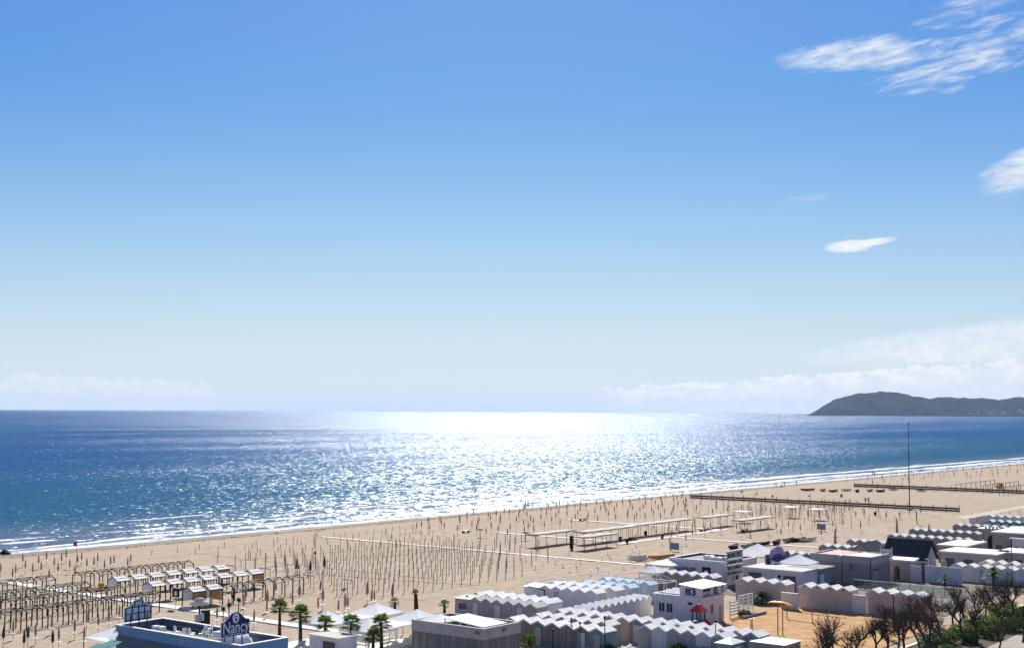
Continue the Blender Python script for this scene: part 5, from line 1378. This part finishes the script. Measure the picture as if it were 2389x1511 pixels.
for i, (px, py) in enumerate(((1963, 1160), (1447, 1263), (1463, 1267), (1545, 1256), (1506, 1250), (2042, 1203))):
    g = G(px, py); t = thing('litter_bin', '%s dark bin on the sand, counted from the far left' % ORD[(4, 0, 1, 3, 2, 5)[i]], 'bin', (g.x, g.y, 0))
    MB().lathe([(.28, .12), (.36, .9)], 10).build('drum', steel_d, t); MB().lathe([(.38, .903), (.3, 1.0), (.05, 1.05)], 10).build('lid', steel_d, t)
g = G(410, 1418); t = thing('info_board', 'small black and white notice board on a post beside the walkway', 'sign', (g.x, g.y, 0))
bd = MB().box(-.05, .05, -.62, .62, 1.4, 2.5).build('board', steel_d, t); MB().prism([(.3 * math.cos(a_), 1.85 + .35 * math.sin(a_)) for a_ in [i * math.pi / 6 for i in range(12)]], -.06, -.051, 'x').build('motif', plastic_w, bd)
MB().tube((.0, 0, -.1), (.0, 0, 1.4), .04).build('post', steel_g, t)
g = G(465, 1450); t = thing('thatched_kiosk', 'round kiosk with a two-tier cream mushroom roof behind the blue bar', 'kiosk', (g.x, g.y, 0))
MB().lathe([(.55, 0), (.6, .9), (.5, .95)], 12).build('counter', white, t); MB().tube((0, 0, 0), (0, 0, 2.9), .12).build('post', steel_d, t)
MB().lathe([(1.15, 2.05), (1.2, 2.2), (.8, 2.5), (.4, 2.6)], 14).build('roof', canvas2, t, True); MB().lathe([(.65, 2.58), (.68, 2.66), (.1, 2.9)], 12).build('roof_cap', canvas2, t, True)
g = G(479, 1456); t = thing('black_cabinet', 'black rounded vending cabinet beside the mushroom kiosk', 'cabinet', (g.x, g.y, 0))
MB().box(-.4, .4, -.35, .35, 0, 1.7).build('body', steel_d, t); MB().box(-.42, -.401, -.25, .25, .5, 1.4).build('front_panel', plastic_w, t)
for i, (px, py, h) in enumerate(((556, 1450, 2.9), (520, 1458, 2.2), (534, 1452, 2.4))):
    g = G(px, py); t = thing('dark_post', '%s dark post with a crosspiece behind the Nancy sign, counted from the left' % ORD[(2, 0, 1)[i]], 'post', (g.x, g.y, 0))
    MB().tube((0, 0, -.1), (0, 0, h), .06).build('post', steel_d, t); MB().box(-.05, .05, -.3, .3, h - .5, h - .1).build('crosspiece', steel_d, t)
for i, (px, py, h) in enumerate(((1333, 1511, 3.0), (1353, 1532, 3.4), (1411, 1532, 4.0), (1670, 1532, 3.6), (1290, 1520, 2.2))):
    g = P(px, py, 0); t = thing('lamp_post', '%s thin black lamp post from the left in front of the plank cabins' % ORD[(1, 2, 3, 4, 0)[i]], 'lamp post', (g.x, g.y, 0))
    MB().tube((0, 0, 0), (0, 0, h), .07, .05).build('post', steel_d, t); MB().lathe([(.05, h - .1), (.14, h), (.1, h + .18), (.02, h + .2)], 8).build('lamp_head', steel_d, t)
for i, (px, py, top) in enumerate(((1755, 1472, 1444), (2085, 1470, 1390), (1965, 1380, 1300), (2362, 1372, 1265))):
    g = P(px, py, 0); h = (py - top) * (g - Vector((0, 0, HC))).length / FPX
    t = thing('lamp_post', ['brown court lamp with a flat white head', 'grey twin-armed lamp among the bare trees', 'thin dark pole at the corner of the grey terrace building', 'tall slender pole at the right edge'][i], 'lamp post', (g.x, g.y, 0))
    MB().tube((0, 0, 0), (0, 0, h), .06, .05).build('post', steel_d if i else wood, t)
    for s_ in (-1, 1): MB().box(min(0, s_ * .9), max(0, s_ * .9) , -.1, .1, h + .003, h + .07).build('lamp_head', plastic_w, t)
    
# --- court: yellow curved shades, net and ropes
g = P(1815, 1481, 0)
t = thing('court_parasol', 'pair of curved yellow canopies on two tall posts beside the court', 'shade', (g.x, g.y, 0))
for k, (dx, dy) in enumerate(((0, 0), (.1, -.55))):
    MB().tube((dx, dy, -.1), (dx, dy, 3.35), .055).build('post', wood, t)
    V = []
    for i in range(11):
        for j in range(5):
            a_ = i / 10; V.append((dx - .5 + j * .25, dy + 1.05 - 2.1 * a_, 3.35 + .42 * math.sin(math.pi * (a_ * .8 + .18)) - .10 * abs(j - 2) / 2))
    o = MB().add(V, [(i * 5 + j, i * 5 + j + 1, i * 5 + j + 6, i * 5 + j + 5) for i in range(10) for j in range(4)]).build('canopy', yellow, t, True); o.modifiers.new('thick', 'SOLIDIFY').thickness = .06
a4, b4, c4, d4 = P(1836, 1424, .05), P(1975, 1442, .05), P(1935, 1459, .05), P(1836, 1444, .05)
for i, (p, q) in enumerate(((a4, b4), (d4, c4), (a4, d4))):
    o = MB().path([p, q], .035, 4).build('court_rope', wood_d); tag(o, ['far', 'near', 'short left'][i] + ' dark boundary rope on the orange court', 'rope')
for i, (px, py) in enumerate(((1895, 1454), (1836, 1444), (1752, 1478))):
    g = P(px, py, 0); o = MB().tube((0, 0, 0), (0, 0, 1.6), .05).build('net_post', wood); o.location = g; tag(o, ['middle', 'left', 'leftmost'][i] + ' short post at the edge of the orange court', 'post')

# --- playhouse
g = P(1630, 1469, 0)
t = thing('playhouse', 'red-roofed play tower with blue panel, red slide and orange tube', 'play tower', (g.x, g.y, 0))
for x in (-.5, .5):
    for y in (-.5, .5): MB().box(x - .06, x + .06, y - .06, y + .06, 0, 2.2).build('post', steel_b, t)
MB().box(-.6, .6, -.6, .6, 1.0, 1.1).build('platform', steel_g, t)
MB().add([(-.85, -.85, 2.15), (.85, -.85, 2.15), (.85, .85, 2.15), (-.85, .85, 2.15), (-.15, -.15, 2.95), (.15, -.15, 2.95), (.15, .15, 2.95), (-.15, .15, 2.95)], [(3, 2, 1, 0), (0, 1, 5, 4), (1, 2, 6, 5), (2, 3, 7, 6), (3, 0, 4, 7), (4, 5, 6, 7)]).build('roof', red, t)
MB().box(-.7, -.6, -.5, 1.6, .05, 1.0).build('panel', blue_p, t); MB().box(-.55, .5, .62, 1.5, .05, .9).build('box', blue_p, t)
V = []
for i in range(9):
    a_ = i / 8; z = 1.05 - .95 * a_ ** 1.2; y = -.62 - 1.5 * a_
    V += [(-.35, y, z + .3), (-.3, y, z), (.3, y, z), (.35, y, z + .3)]
o = MB().add(V, [(i * 4 + j, i * 4 + j + 1, i * 4 + j + 5, i * 4 + j + 4) for i in range(8) for j in range(3)]).build('slide', red, t); o.modifiers.new('thick', 'SOLIDIFY').thickness = .05
MB().lathe([(.55, .0), (.62, .4), (.55, .85), (.2, 1.0)], 12, 0.2, -2.2).build('tube', orange, t, True)

# ------------------------------------------------------------------ people
def person_mesh(name, pose, top, bottom):
    """one continuous skinned body grown on a posed skeleton"""
    J = {'pelvis': (0, 0, .95, .13), 'waist': (0, 0, 1.1, .115), 'chest': (0, .01, 1.34, .145), 'neck': (0, .02, 1.5, .055), 'head': (0, .03, 1.62, .095), 'crown': (0, .03, 1.73, .07)}
    st = {'stand': .06, 'walk': .26, 'sit': 0}[pose]
    for s_, nm in ((-1, 'l'), (1, 'r')):
        k = s_ * st
        if pose == 'sit':
            J['hip' + nm] = (.1 * s_, .0, .92, .1); J['knee' + nm] = (.14 * s_, .42, 1.28, .065); J['ank' + nm] = (.13 * s_, .62, .9, .045); J['toe' + nm] = (.13 * s_, .76, .86, .035)
        else:
            J['hip' + nm] = (.1 * s_, 0, .88, .1); J['knee' + nm] = (.1 * s_, k * .6 + .03, .48, .065); J['ank' + nm] = (.1 * s_, k - .02, .08, .045); J['toe' + nm] = (.11 * s_, k + .15, .03, .035)
        J['sho' + nm] = (.19 * s_, .01, 1.4, .065); J['elb' + nm] = (.25 * s_, -k * .6 + (.12 if pose == 'sit' else 0), 1.14, .045); J['wri' + nm] = (.25 * s_, -k * .9 + (.3 if pose == 'sit' else .1), .92 if pose != 'sit' else 1.12, .032); J['hand' + nm] = (.25 * s_, -k + (.36 if pose == 'sit' else .13), .83 if pose != 'sit' else 1.12, .038)
    names = list(J); idx = {n: i for i, n in enumerate(names)}
    E = [('pelvis', 'waist'), ('waist', 'chest'), ('chest', 'neck'), ('neck', 'head'), ('head', 'crown')]
    for nm in 'lr': E += [('pelvis', 'hip' + nm), ('hip' + nm, 'knee' + nm), ('knee' + nm, 'ank' + nm), ('ank' + nm, 'toe' + nm), ('chest', 'sho' + nm), ('sho' + nm, 'elb' + nm), ('elb' + nm, 'wri' + nm), ('wri' + nm, 'hand' + nm)]
    me = bpy.data.meshes.new(name); me.from_pydata([J[n][:3] for n in names], [(idx[a_], idx[b_]) for a_, b_ in E], [])
    o = link(bpy.data.objects.new('tmp_body', me))
    o.modifiers.new('skin', 'SKIN'); sv_ = me.skin_vertices[0].data
    for n in names: sv_[idx[n]].radius = (J[n][3], J[n][3])
    sv_[0].use_root = True
    o.modifiers.new('sub', 'SUBSURF').levels = 1
    bpy.context.view_layer.update()
    out = bpy.data.meshes.new_from_object(o.evaluated_get(bpy.context.evaluated_depsgraph_get()))
    bpy.data.objects.remove(o)
    out.materials.clear()
    for m in (skin, top, bottom): out.materials.append(m)
    for p in out.polygons:
        c = p.center
        hi = 1.47 if pose != 'sit' else 1.47
        p.material_index = 1 if 1.02 < c.z < hi and abs(c.x) < .24 else (2 if (.3 < c.z <= 1.02 and abs(c.x) < .21) or (pose == 'sit' and c.z < 1.02) else 0)
        p.use_smooth = True
    if pose == 'sit': out.transform(Matrix.Translation((0, 0, -.8)))
    return out
hairm = mat('dark hair', (.02, .014, .01), .7, .1)
HAIR = MB().lathe([(.02, 1.57), (.105, 1.62), (.108, 1.7), (.08, 1.77), (.02, 1.79)], 10, 0, .015).mesh('hair', hairm, True)
HAIRS = HAIR.copy(); HAIRS.transform(Matrix.Translation((0, 0, -.8)))
BODY = {('stand', 0): person_mesh('body', 'stand', cloth_d, cloth_d), ('walk', 0): person_mesh('body', 'walk', cloth_d, blue_in), ('stand', 1): person_mesh('body', 'stand', cloth_w, cloth_d), ('sit', 0): person_mesh('body', 'sit', cloth_d, cloth_d), ('walk', 1): person_mesh('body', 'walk', cloth_r, cloth_d)}
PP = [(1226, 1184, 'walk', 0, 'left of two walkers in dark clothes at the waterline above the umbrella field', 40), (1232, 1184, 'walk', 0, 'right of two walkers in dark clothes at the waterline above the umbrella field', 50), (1736, 1129, 'stand', 0, 'person standing alone ankle-deep in the surf', 0), (1830, 1135, 'walk', 0, 'person in dark clothes walking on the wet sand, left of a standing one', 70), (1858, 1132, 'stand', 0, 'person in dark clothes standing at the edge of the wet sand', 180), (1811, 1137, 'stand', 1, 'person with a raised board at the foot of the surf', 20), (2036, 1109, 'walk', 0, 'left of a distant couple walking by the surf', 90), (2041, 1109, 'walk', 1, 'right of a distant couple walking by the surf', 90), (541, 1403, 'stand', 1, 'person in a white top and black shorts beside the half-closed cabanas', 200), (2019, 1174, 'walk', 0, 'left of two people walking along the dark slatted fence', 120), (2026, 1174, 'walk', 1, 'right of two people walking along the dark slatted fence', 120), (1732, 1149, 'sit', 0, 'person sitting on the sand near the water, right of a dark heap', 60), (1766, 1154, 'sit', 0, 'person sitting on the sand above the dark slatted fence', 30), (1803, 1160, 'sit', 0, 'small seated figure near the fence below the standing people', 90), (1890, 1159, 'sit', 0, 'person sitting by a low frame right of the seated figures', 10), (1824, 1136, 'sit', 0, 'person crouching between the walkers at the wet sand', 0)]
for px, py, ps, v_, lb, rz in PP:
    g = G(px, py)
    z = g.z if g.y < SHORE else SEA_Z - .1
    if g.y > SHORE: g = P(px, py, z)
    kit('person', [('body', BODY[(ps, v_)]), ('hair', HAIRS if ps == 'sit' else HAIR)], lb, 'person', (g.x, g.y, z), R(rz))

# ------------------------------------------------------------------ palms
def fan_leaf(mb, base, az_, el_, ln, mi, rn):
    d = Vector((math.cos(az_) * math.cos(el_), math.sin(az_) * math.cos(el_), math.sin(el_)))
    side = Vector((-math.sin(az_), math.cos(az_), 0)); upn = side.cross(d)
    st = base + d * ln * .45 - Vector((0, 0, .04 * ln))
    mb.tube(base, st, .022, .012, 3, mi, False)
    nb = 11
    for k in range(nb):
        a_ = R(-80 + 160 * k / (nb - 1))
        b = (d * math.cos(a_) + side * math.sin(a_)).normalized()
        l2 = ln * (.62 - .12 * abs(k - nb // 2) / (nb // 2)) * rn.uniform(.85, 1.1)
        droop = Vector((0, 0, -.22 * l2)) + upn * rn.uniform(-.05, .05)
        w_ = b.cross(upn) * .05 * ln
        tip = st + b * l2 + droop; midp = st + b * l2 * .55 + droop * .25
        mb.add([st, midp + w_, tip, midp - w_], [(0, 1, 2), (0, 2, 3)], mi)
def pinnate(mb, base, az_, el_, ln, mi, rn):
    pts = []
    for k in range(9):
        f = k / 8; pts.append(base + Vector((math.cos(az_) * ln * f * math.cos(el_), math.sin(az_) * ln * f * math.cos(el_), ln * (f * math.sin(el_) - .55 * f * f))))
    for a_, b_ in zip(pts, pts[1:]): mb.tube(a_, b_, .02, .014, 3, mi, False)
    for k in range(1, 9):
        d = (pts[k] - pts[k - 1]).normalized(); sd = d.cross(Vector((0, 0, 1))).normalized()
        for s_ in (-1, 1):
            for q in (0, .5):
                c_ = pts[k - 1].lerp(pts[k], q); mb.add([c_, c_ + d * .09, c_ + (sd * s_ * .8 + d * .7) * ln * .2], [(0, 1, 2)], mi); tip = c_ + (sd * s_ * .8 + d * .7).normalized() * ln * .26 * (1 - .5 * k / 9) + Vector((0, 0, -.08))
                mb.add([c_, c_ + d * .06, tip], [(0, 1, 2)], mi)
def palm(label, px, py, h, cr_, n=30, kind='fan', trunk_r=.17, low=True, up=(-25, 75)):
    g = G(px, py); rn = random.Random(int(px))
    t = thing('palm_tree', label, 'palm', (g.x, g.y, 0), rn.uniform(0, 6))
    a = MB(); k = 8; off = Vector((rn.uniform(-.1, .1), rn.uniform(-.1, .1), 0))
    prev = Vector((0, 0, -.1))
    for i in range(1, k + 1):
        f = i / k; nx_ = Vector((off.x * f * f, off.y * f * f, h * f))
        a.tube(prev, nx_, trunk_r * (1.25 - .45 * (f - 1 / k)), trunk_r * (1.25 - .45 * f) * 1.06, 8, 0, False); prev = nx_
    a.build('trunk', palmbark, t)
    c = MB(); top = prev
    for i in range(n):
        f = i / n; e = R(up[1] + (up[0] - up[1]) * f + rn.uniform(-10, 10)); az_ = i * 2.4 + rn.uniform(-.2, .2)
        mi = 1 if (low and f > .8) or rn.random() < .12 else 0
        (fan_leaf if kind == 'fan' else pinnate)(c, top + Vector((0, 0, -.15 * f)), az_, e, cr_ * 1.12 * rn.uniform(.8, 1.1), mi, rn)
    c.build('crown', [leaf, leaf_y], t)
palm('leftmost fan palm, right of the Nancy sign', 652, 1485, 3.2, 1.15)
palm('second tall fan palm from the left, leaning crown over the sand', 701, 1503, 3.2, 1.2)
palm('fan palm before the white kiosk', 757, 1517, 2.9, 1.05)
palm('fan palm with a yellowing ragged crown before the front gazebo', 818, 1524, 3.1, 1.2, 24)
palm('low bushy fan palm in front of the front gazebo', 870, 1532, 2.1, 1.0)
palm('tall round-crowned fan palm touching the front gazebo', 890, 1526, 3.3, 1.15, 30)
palm('small dark palm on the sand behind the gazebos', 921, 1424, 1.1, .75, 14, low=False)
palm('cropped palm with thick trunk and a yellow tuft', 971, 1432, 2.5, .65, 9, trunk_r=.26, up=(35, 85))
palm('short palm beside a small lamp behind the fourth gazebo', 1037, 1434, 1.3, .8, 14, low=False)
palm('thin small palm against the porch of the grey row', 1089, 1436, 2.1, .5, 12, trunk_r=.12)
palm('small yellow-topped palm tied to white stakes before the grey row', 1160, 1444, 1.6, .5, 12, trunk_r=.13)
palm('small palm at the right end of the grey row', 1201, 1434, 1.9, .5, 12, trunk_r=.15)
palm('spreading green palm before the corner of terrace 84', 1075, 1536, 1.7, 1.5, 22, 'pin', up=(0, 80))
palm('low shrubby palm at the foot of terrace 84', 1000, 1530, 1.2, 1.1, 18, 'pin', up=(0, 80))
palm('round palm crown before the plank cabins', 1238, 1530, 1.6, 1.0, 26)
palm('dark cycad palm right of building 83', 1776, 1408, .8, 1.5, 34, 'pin', up=(-5, 80), low=False)
palm('feathery palm before the pale row at the right', 2318, 1374, 1.9, 2.0, 32, 'pin', up=(5, 80), low=False)
palm('half-hidden green palm left of the feathery one', 2204, 1370, 1.2, 1.2, 14, 'pin', low=False, up=(0, 80))
for x in (-1, 1):
    g = P(1160 + x * 5, 1446, 0); o = MB().tube((0, 0, 0), (0, 0, 1.9), .05).build('stake', white); o.location = g; tag(o, ('left' if x < 0 else 'right') + ' white stake holding the small yellow-topped palm', 'stake')

# ------------------------------------------------------------------ bare trees
def bare_tree(seed, h):
    rn = random.Random(seed); tr, tw_ = MB(), MB()
    def grow(p, d, ln, r, lev):
        n = 3 if lev < 4 else 2; cur = p
        for k in range(n):
            d = (d + Vector((rn.gauss(0, .16), rn.gauss(0, .16), rn.gauss(.03, .09)))).normalized()
            nx_ = cur + d * ln / n
            (tr if lev < 2 else tw_).tube(cur, nx_, max(.008, r * (1 - .22 * k / n)), max(.007, r * (1 - .22 * (k + 1) / n)), 5 if lev < 2 else 3, 0, False); cur = nx_
            if 1 <= lev < 5 and rn.random() < .62:
                sd = (d + Vector((rn.gauss(0, .75), rn.gauss(0, .75), rn.uniform(-.1, .6)))).normalized()
                grow(cur, sd, ln * rn.uniform(.42, .62), r * .5, lev + 1)
        if lev < 5:
            for k in range(4 if lev == 0 else (3 if lev == 1 else 2)):
                sd = (d + Vector((rn.gauss(0, .7 if lev < 2 else .5), rn.gauss(0, .7 if lev < 2 else .5), rn.uniform(.0, .45)))).normalized()
                grow(cur, sd, ln * rn.uniform(.58, .8), r * .6, lev + 1)
    grow(Vector((0, 0, -.1)), Vector((rn.gauss(0, .1), rn.gauss(0, .1), 1)), h * .27, .15, 0)
    return tr.mesh('trunk', bark), tw_.mesh('crown', bark)
TR = [bare_tree(s_, 6.6) for s_ in (3, 8, 21, 34)]
T_POS = [(1962, 1545, 1.0, 'leftmost bare tree of the grove'), (2015, 1560, .95, 'second bare tree from the left'), (2075, 1545, 1.05, 'bare tree with a forked trunk left of the white post'), (2115, 1535, 1.05, 'bare tree beside the square white post'), (2170, 1540, 1.05, 'bare tree with its trunk over the kerb'), (2210, 1520, 1.0, 'bare tree just right of the kerb line'), (2245, 1490, 1.0, 'dense bare tree before the hedge'), (2180, 1478, .9, 'farther bare tree behind the square post'), (2270, 1462, .95, 'bare tree left of the yellow shrub'), (2330, 1452, .95, 'bare tree behind the yellow shrub'), (2365, 1448, 1.1, 'tallest bare tree at the right edge'), (2125, 1470, .85, 'farther bare tree before the pink wall'), (1905, 1560, .8, 'low bare bush at the left of the grove'), (1850, 1565, .55, 'lowest bare bush below the court'), (2060, 1485, .8, 'bare tree against the court corner'), (2385, 1500, .9, 'bare shrub on the paving in the corner'), (2330, 1520, .8, 'bare shrub above the paving'),
  (1990, 1530, .9, 'bare tree squeezed between the two leftmost'), (2040, 1540, .95, 'bare tree behind the second from the left'), (2095, 1512, .9, 'slim bare tree behind the forked one'), (2145, 1505, .95, 'slim bare tree left of the kerb end'), (2225, 1465, .95, 'bare tree behind the dense one'), (2300, 1440, .9, 'bare tree right behind the yellow shrub'), (2345, 1425, .9, 'farthest bare tree near the right edge'), (2250, 1440, .85, 'farthest bare tree before the glass fence'), (2190, 1450, .85, 'bare tree beyond the kerb before the glass fence'), (2280, 1500, .9, 'bare tree rising from the dark shrubs'), (1935, 1560, .85, 'bare bush between the lowest ones')]
for i, (px, py, sc, lb) in enumerate(T_POS):
    g = P(px, py, 0); a_, b_ = TR[i % 4]
    kit('bare_tree', [('trunk', a_), ('crown', b_)], lb, 'tree', (g.x, g.y, 0), i * 1.3, 'bare trees by the promenade', (0, 0), sc)
# hedges and shrubs
def bush(rn, rx, ry, rz, n, sz):
    a = MB()
    for i in range(n):
        d = Vector((rn.gauss(0, 1), rn.gauss(0, 1), rn.gauss(0, 1))).normalized() * rn.uniform(.55, 1.05)
        c = Vector((d.x * rx, d.y * ry, rz + d.z * rz)); c *= 1 + .18 * mnoise.noise(c * 1.7)
        n1 = Vector((rn.gauss(0, 1), rn.gauss(0, 1), rn.gauss(.6, 1))).normalized(); u_ = n1.orthogonal().normalized() * sz * rn.uniform(.6, 1.3); v_ = n1.cross(u_) * .55
        a.add([c - u_, c + v_, c + u_, c - v_], [(0, 1, 2, 3)], 1 if rn.random() < .3 else 0)
    return a
rb = random.Random(5)
BM = [bush(rb, 1.5, 1.1, .7, 1500, .11).mesh('foliage', m_) for m_ in ([leaf_d, leaf_b], [leaf_b, leaf_y], [leaf_d, leaf_d])]
STEM = MB().tube((0, 0, -.1), (.1, .05, .8), .07, .04, 5).tube((0, 0, 0), (-.3, .1, .7), .05, .03, 5).mesh('stem', bark)
B_POS = [(2170, 1508, 0, 1.0, 'green shrub nearest the kerb line'), (2205, 1500, 0, 1.1, 'green shrub among the trunks'), (2245, 1482, 1, 1.0, 'yellow-green shrub in the hedge middle'), (2280, 1472, 0, 1.2, 'broad green shrub in the hedge middle'), (2310, 1462, 1, 1.0, 'bright shrub right of the broad one'), (2340, 1452, 0, 1.1, 'green shrub towards the right edge'), (2375, 1445, 0, 1.2, 'green shrub at the right edge'), (2260, 1500, 2, 1.0, 'dark shrub in front of the hedge'), (2310, 1488, 2, 1.1, 'dark shrub in hedge shadow'), (2365, 1474, 2, 1.2, 'dark shrub at the right edge in shadow'), (2350, 1420, 1, .9, 'yellow-flowering shrub beyond the path'), (2320, 1428, 0, .9, 'green shrub beyond the path'), (2215, 1535, 2, 1.0, 'dark shrub at the bottom edge'), (1738, 1438, 2, .6, 'clipped shrub inside the lattice fence'), (1580, 1530, 2, .9, 'dark hedge piece below the shaded doors, left'), (1640, 1540, 2, .9, 'dark hedge piece below the shaded doors, right'), (1420, 1525, 2, .7, 'dark shrub beside the grey-green cabin'), (1905, 1352, 0, .7, 'green planter shrub beside the slab-roofed hut'), (960, 1530, 0, .7, 'green shrub among the sun beds'), (1530, 1440, 2, .35, 'little dark shrub at the corner of building 83')]
for i, (px, py, k, sc, lb) in enumerate(B_POS):
    g = P(px, py, 0); kit('shrub', [('foliage', BM[k]), ('stem', STEM)], lb, 'shrub', (g.x, g.y, 0), i * .9, 'shrubs', (0, 0), sc)
g = P(2163, 1512, 0); t = thing('gate_post', 'square white-capped post beside the kerb', 'post', (g.x, g.y, 0))
MB().box(-.16, .16, -.16, .16, 0, 1.5).build('post', concrete_g, t); MB().box(-.2, .2, -.2, .2, 1.503, 1.6).build('cap', white, t)
# sun beds on the terrace
def bed_parts():
    p = [('frame', MB().box(-.95, .95, -.33, .33, .28, .34).mesh('frame', white)), ('mattress', MB().box(-.93, .4, -.31, .31, .343, .42).mesh('mattress', canvas2)), ('backrest', MB().add([(.4, -.31, .35), (.4, .31, .35), (.93, .31, .68), (.93, -.31, .68), (.38, -.31, .42), (.38, .31, .42), (.9, .31, .76), (.9, -.31, .76)], [(0, 3, 2, 1), (4, 5, 6, 7), (0, 1, 5, 4), (1, 2, 6, 5), (2, 3, 7, 6), (3, 0, 4, 7)]).mesh('backrest', canvas2))]
    for x in (-.85, .8):
        for y in (-.28, .28): p.append(('leg', MB().box(x - .03, x + .03, y - .03, y + .03, 0, .28).mesh('leg', white)))
    return p
BP = bed_parts()
for i, (px, py, rz) in enumerate(((905, 1486, 10), (955, 1492, 20), (940, 1500, 15), (910, 1508, 5), (840, 1500, 95), (970, 1470, 40), (985, 1482, 10), (1385, 1508, -40), (1450, 1512, -40), (700, 1506, 30))):
    g = P(px, py, .5); kit('sun_bed', BP, '%s cream sun lounger among the gazebos and cabins, counted in reading order' % ORD[i], 'sun lounger', (g.x, g.y, .06), R(rz), 'sun loungers', (0, 0), 1.15)
# litter of drift along the strand line
o = MB()
for i in range(500):
    x = rnd.uniform(110, 420); y = 208.5 + rnd.gauss(0, 1.3) + 2 * mnoise.noise((x * .05, 0, 0)); z = gz(y) + .01; a_ = rnd.uniform(0, 3.1); l_ = rnd.uniform(.1, .6)
    o.tube((x, y, z), (x + l_ * math.cos(a_), y + l_ * math.sin(a_), z + rnd.uniform(0, .06)), rnd.uniform(.015, .05), n=4)
tag(o.build('driftwood', bark), 'scattered driftwood and weed along the strand line', 'driftwood', kind='stuff')
g = G(12, 1292); t = thing('dark_heap', 'small dark heap at the waterline at the left edge', 'rock', (g.x, g.y, g.z))
MB().lathe([(1.1, 0), (.9, .35), (.45, .75), (.1, .95)], 9).build('heap', steel_d, t)
for k in range(3): MB().lathe([(.4, 0), (.3, .25), (.05, .35)], 7, -1.2 + k * .9, .9).build('stone', steel_d, t)
# ------------------------------------------------------------------ air: one even haze over the whole bay
hz = MB().box(-30500, 30500, -30500, 30500, -4.5, 290).build('haze', None)
hz.data.materials.clear()
m = bpy.data.materials.new('sea haze'); m.use_nodes = True
nt = m.node_tree; nt.nodes.clear()
pv = nt.nodes.new('ShaderNodeVolumePrincipled'); pv.inputs['Density'].default_value = 2.0e-5; pv.inputs['Anisotropy'].default_value = 0.3; pv.inputs['Color'].default_value = (0.5, 0.7, 1.0, 1)
mo = nt.nodes.new('ShaderNodeOutputMaterial'); nt.links.new(pv.outputs[0], mo.inputs['Volume'])
hz.data.materials.append(m); tag(hz, kind='stuff')
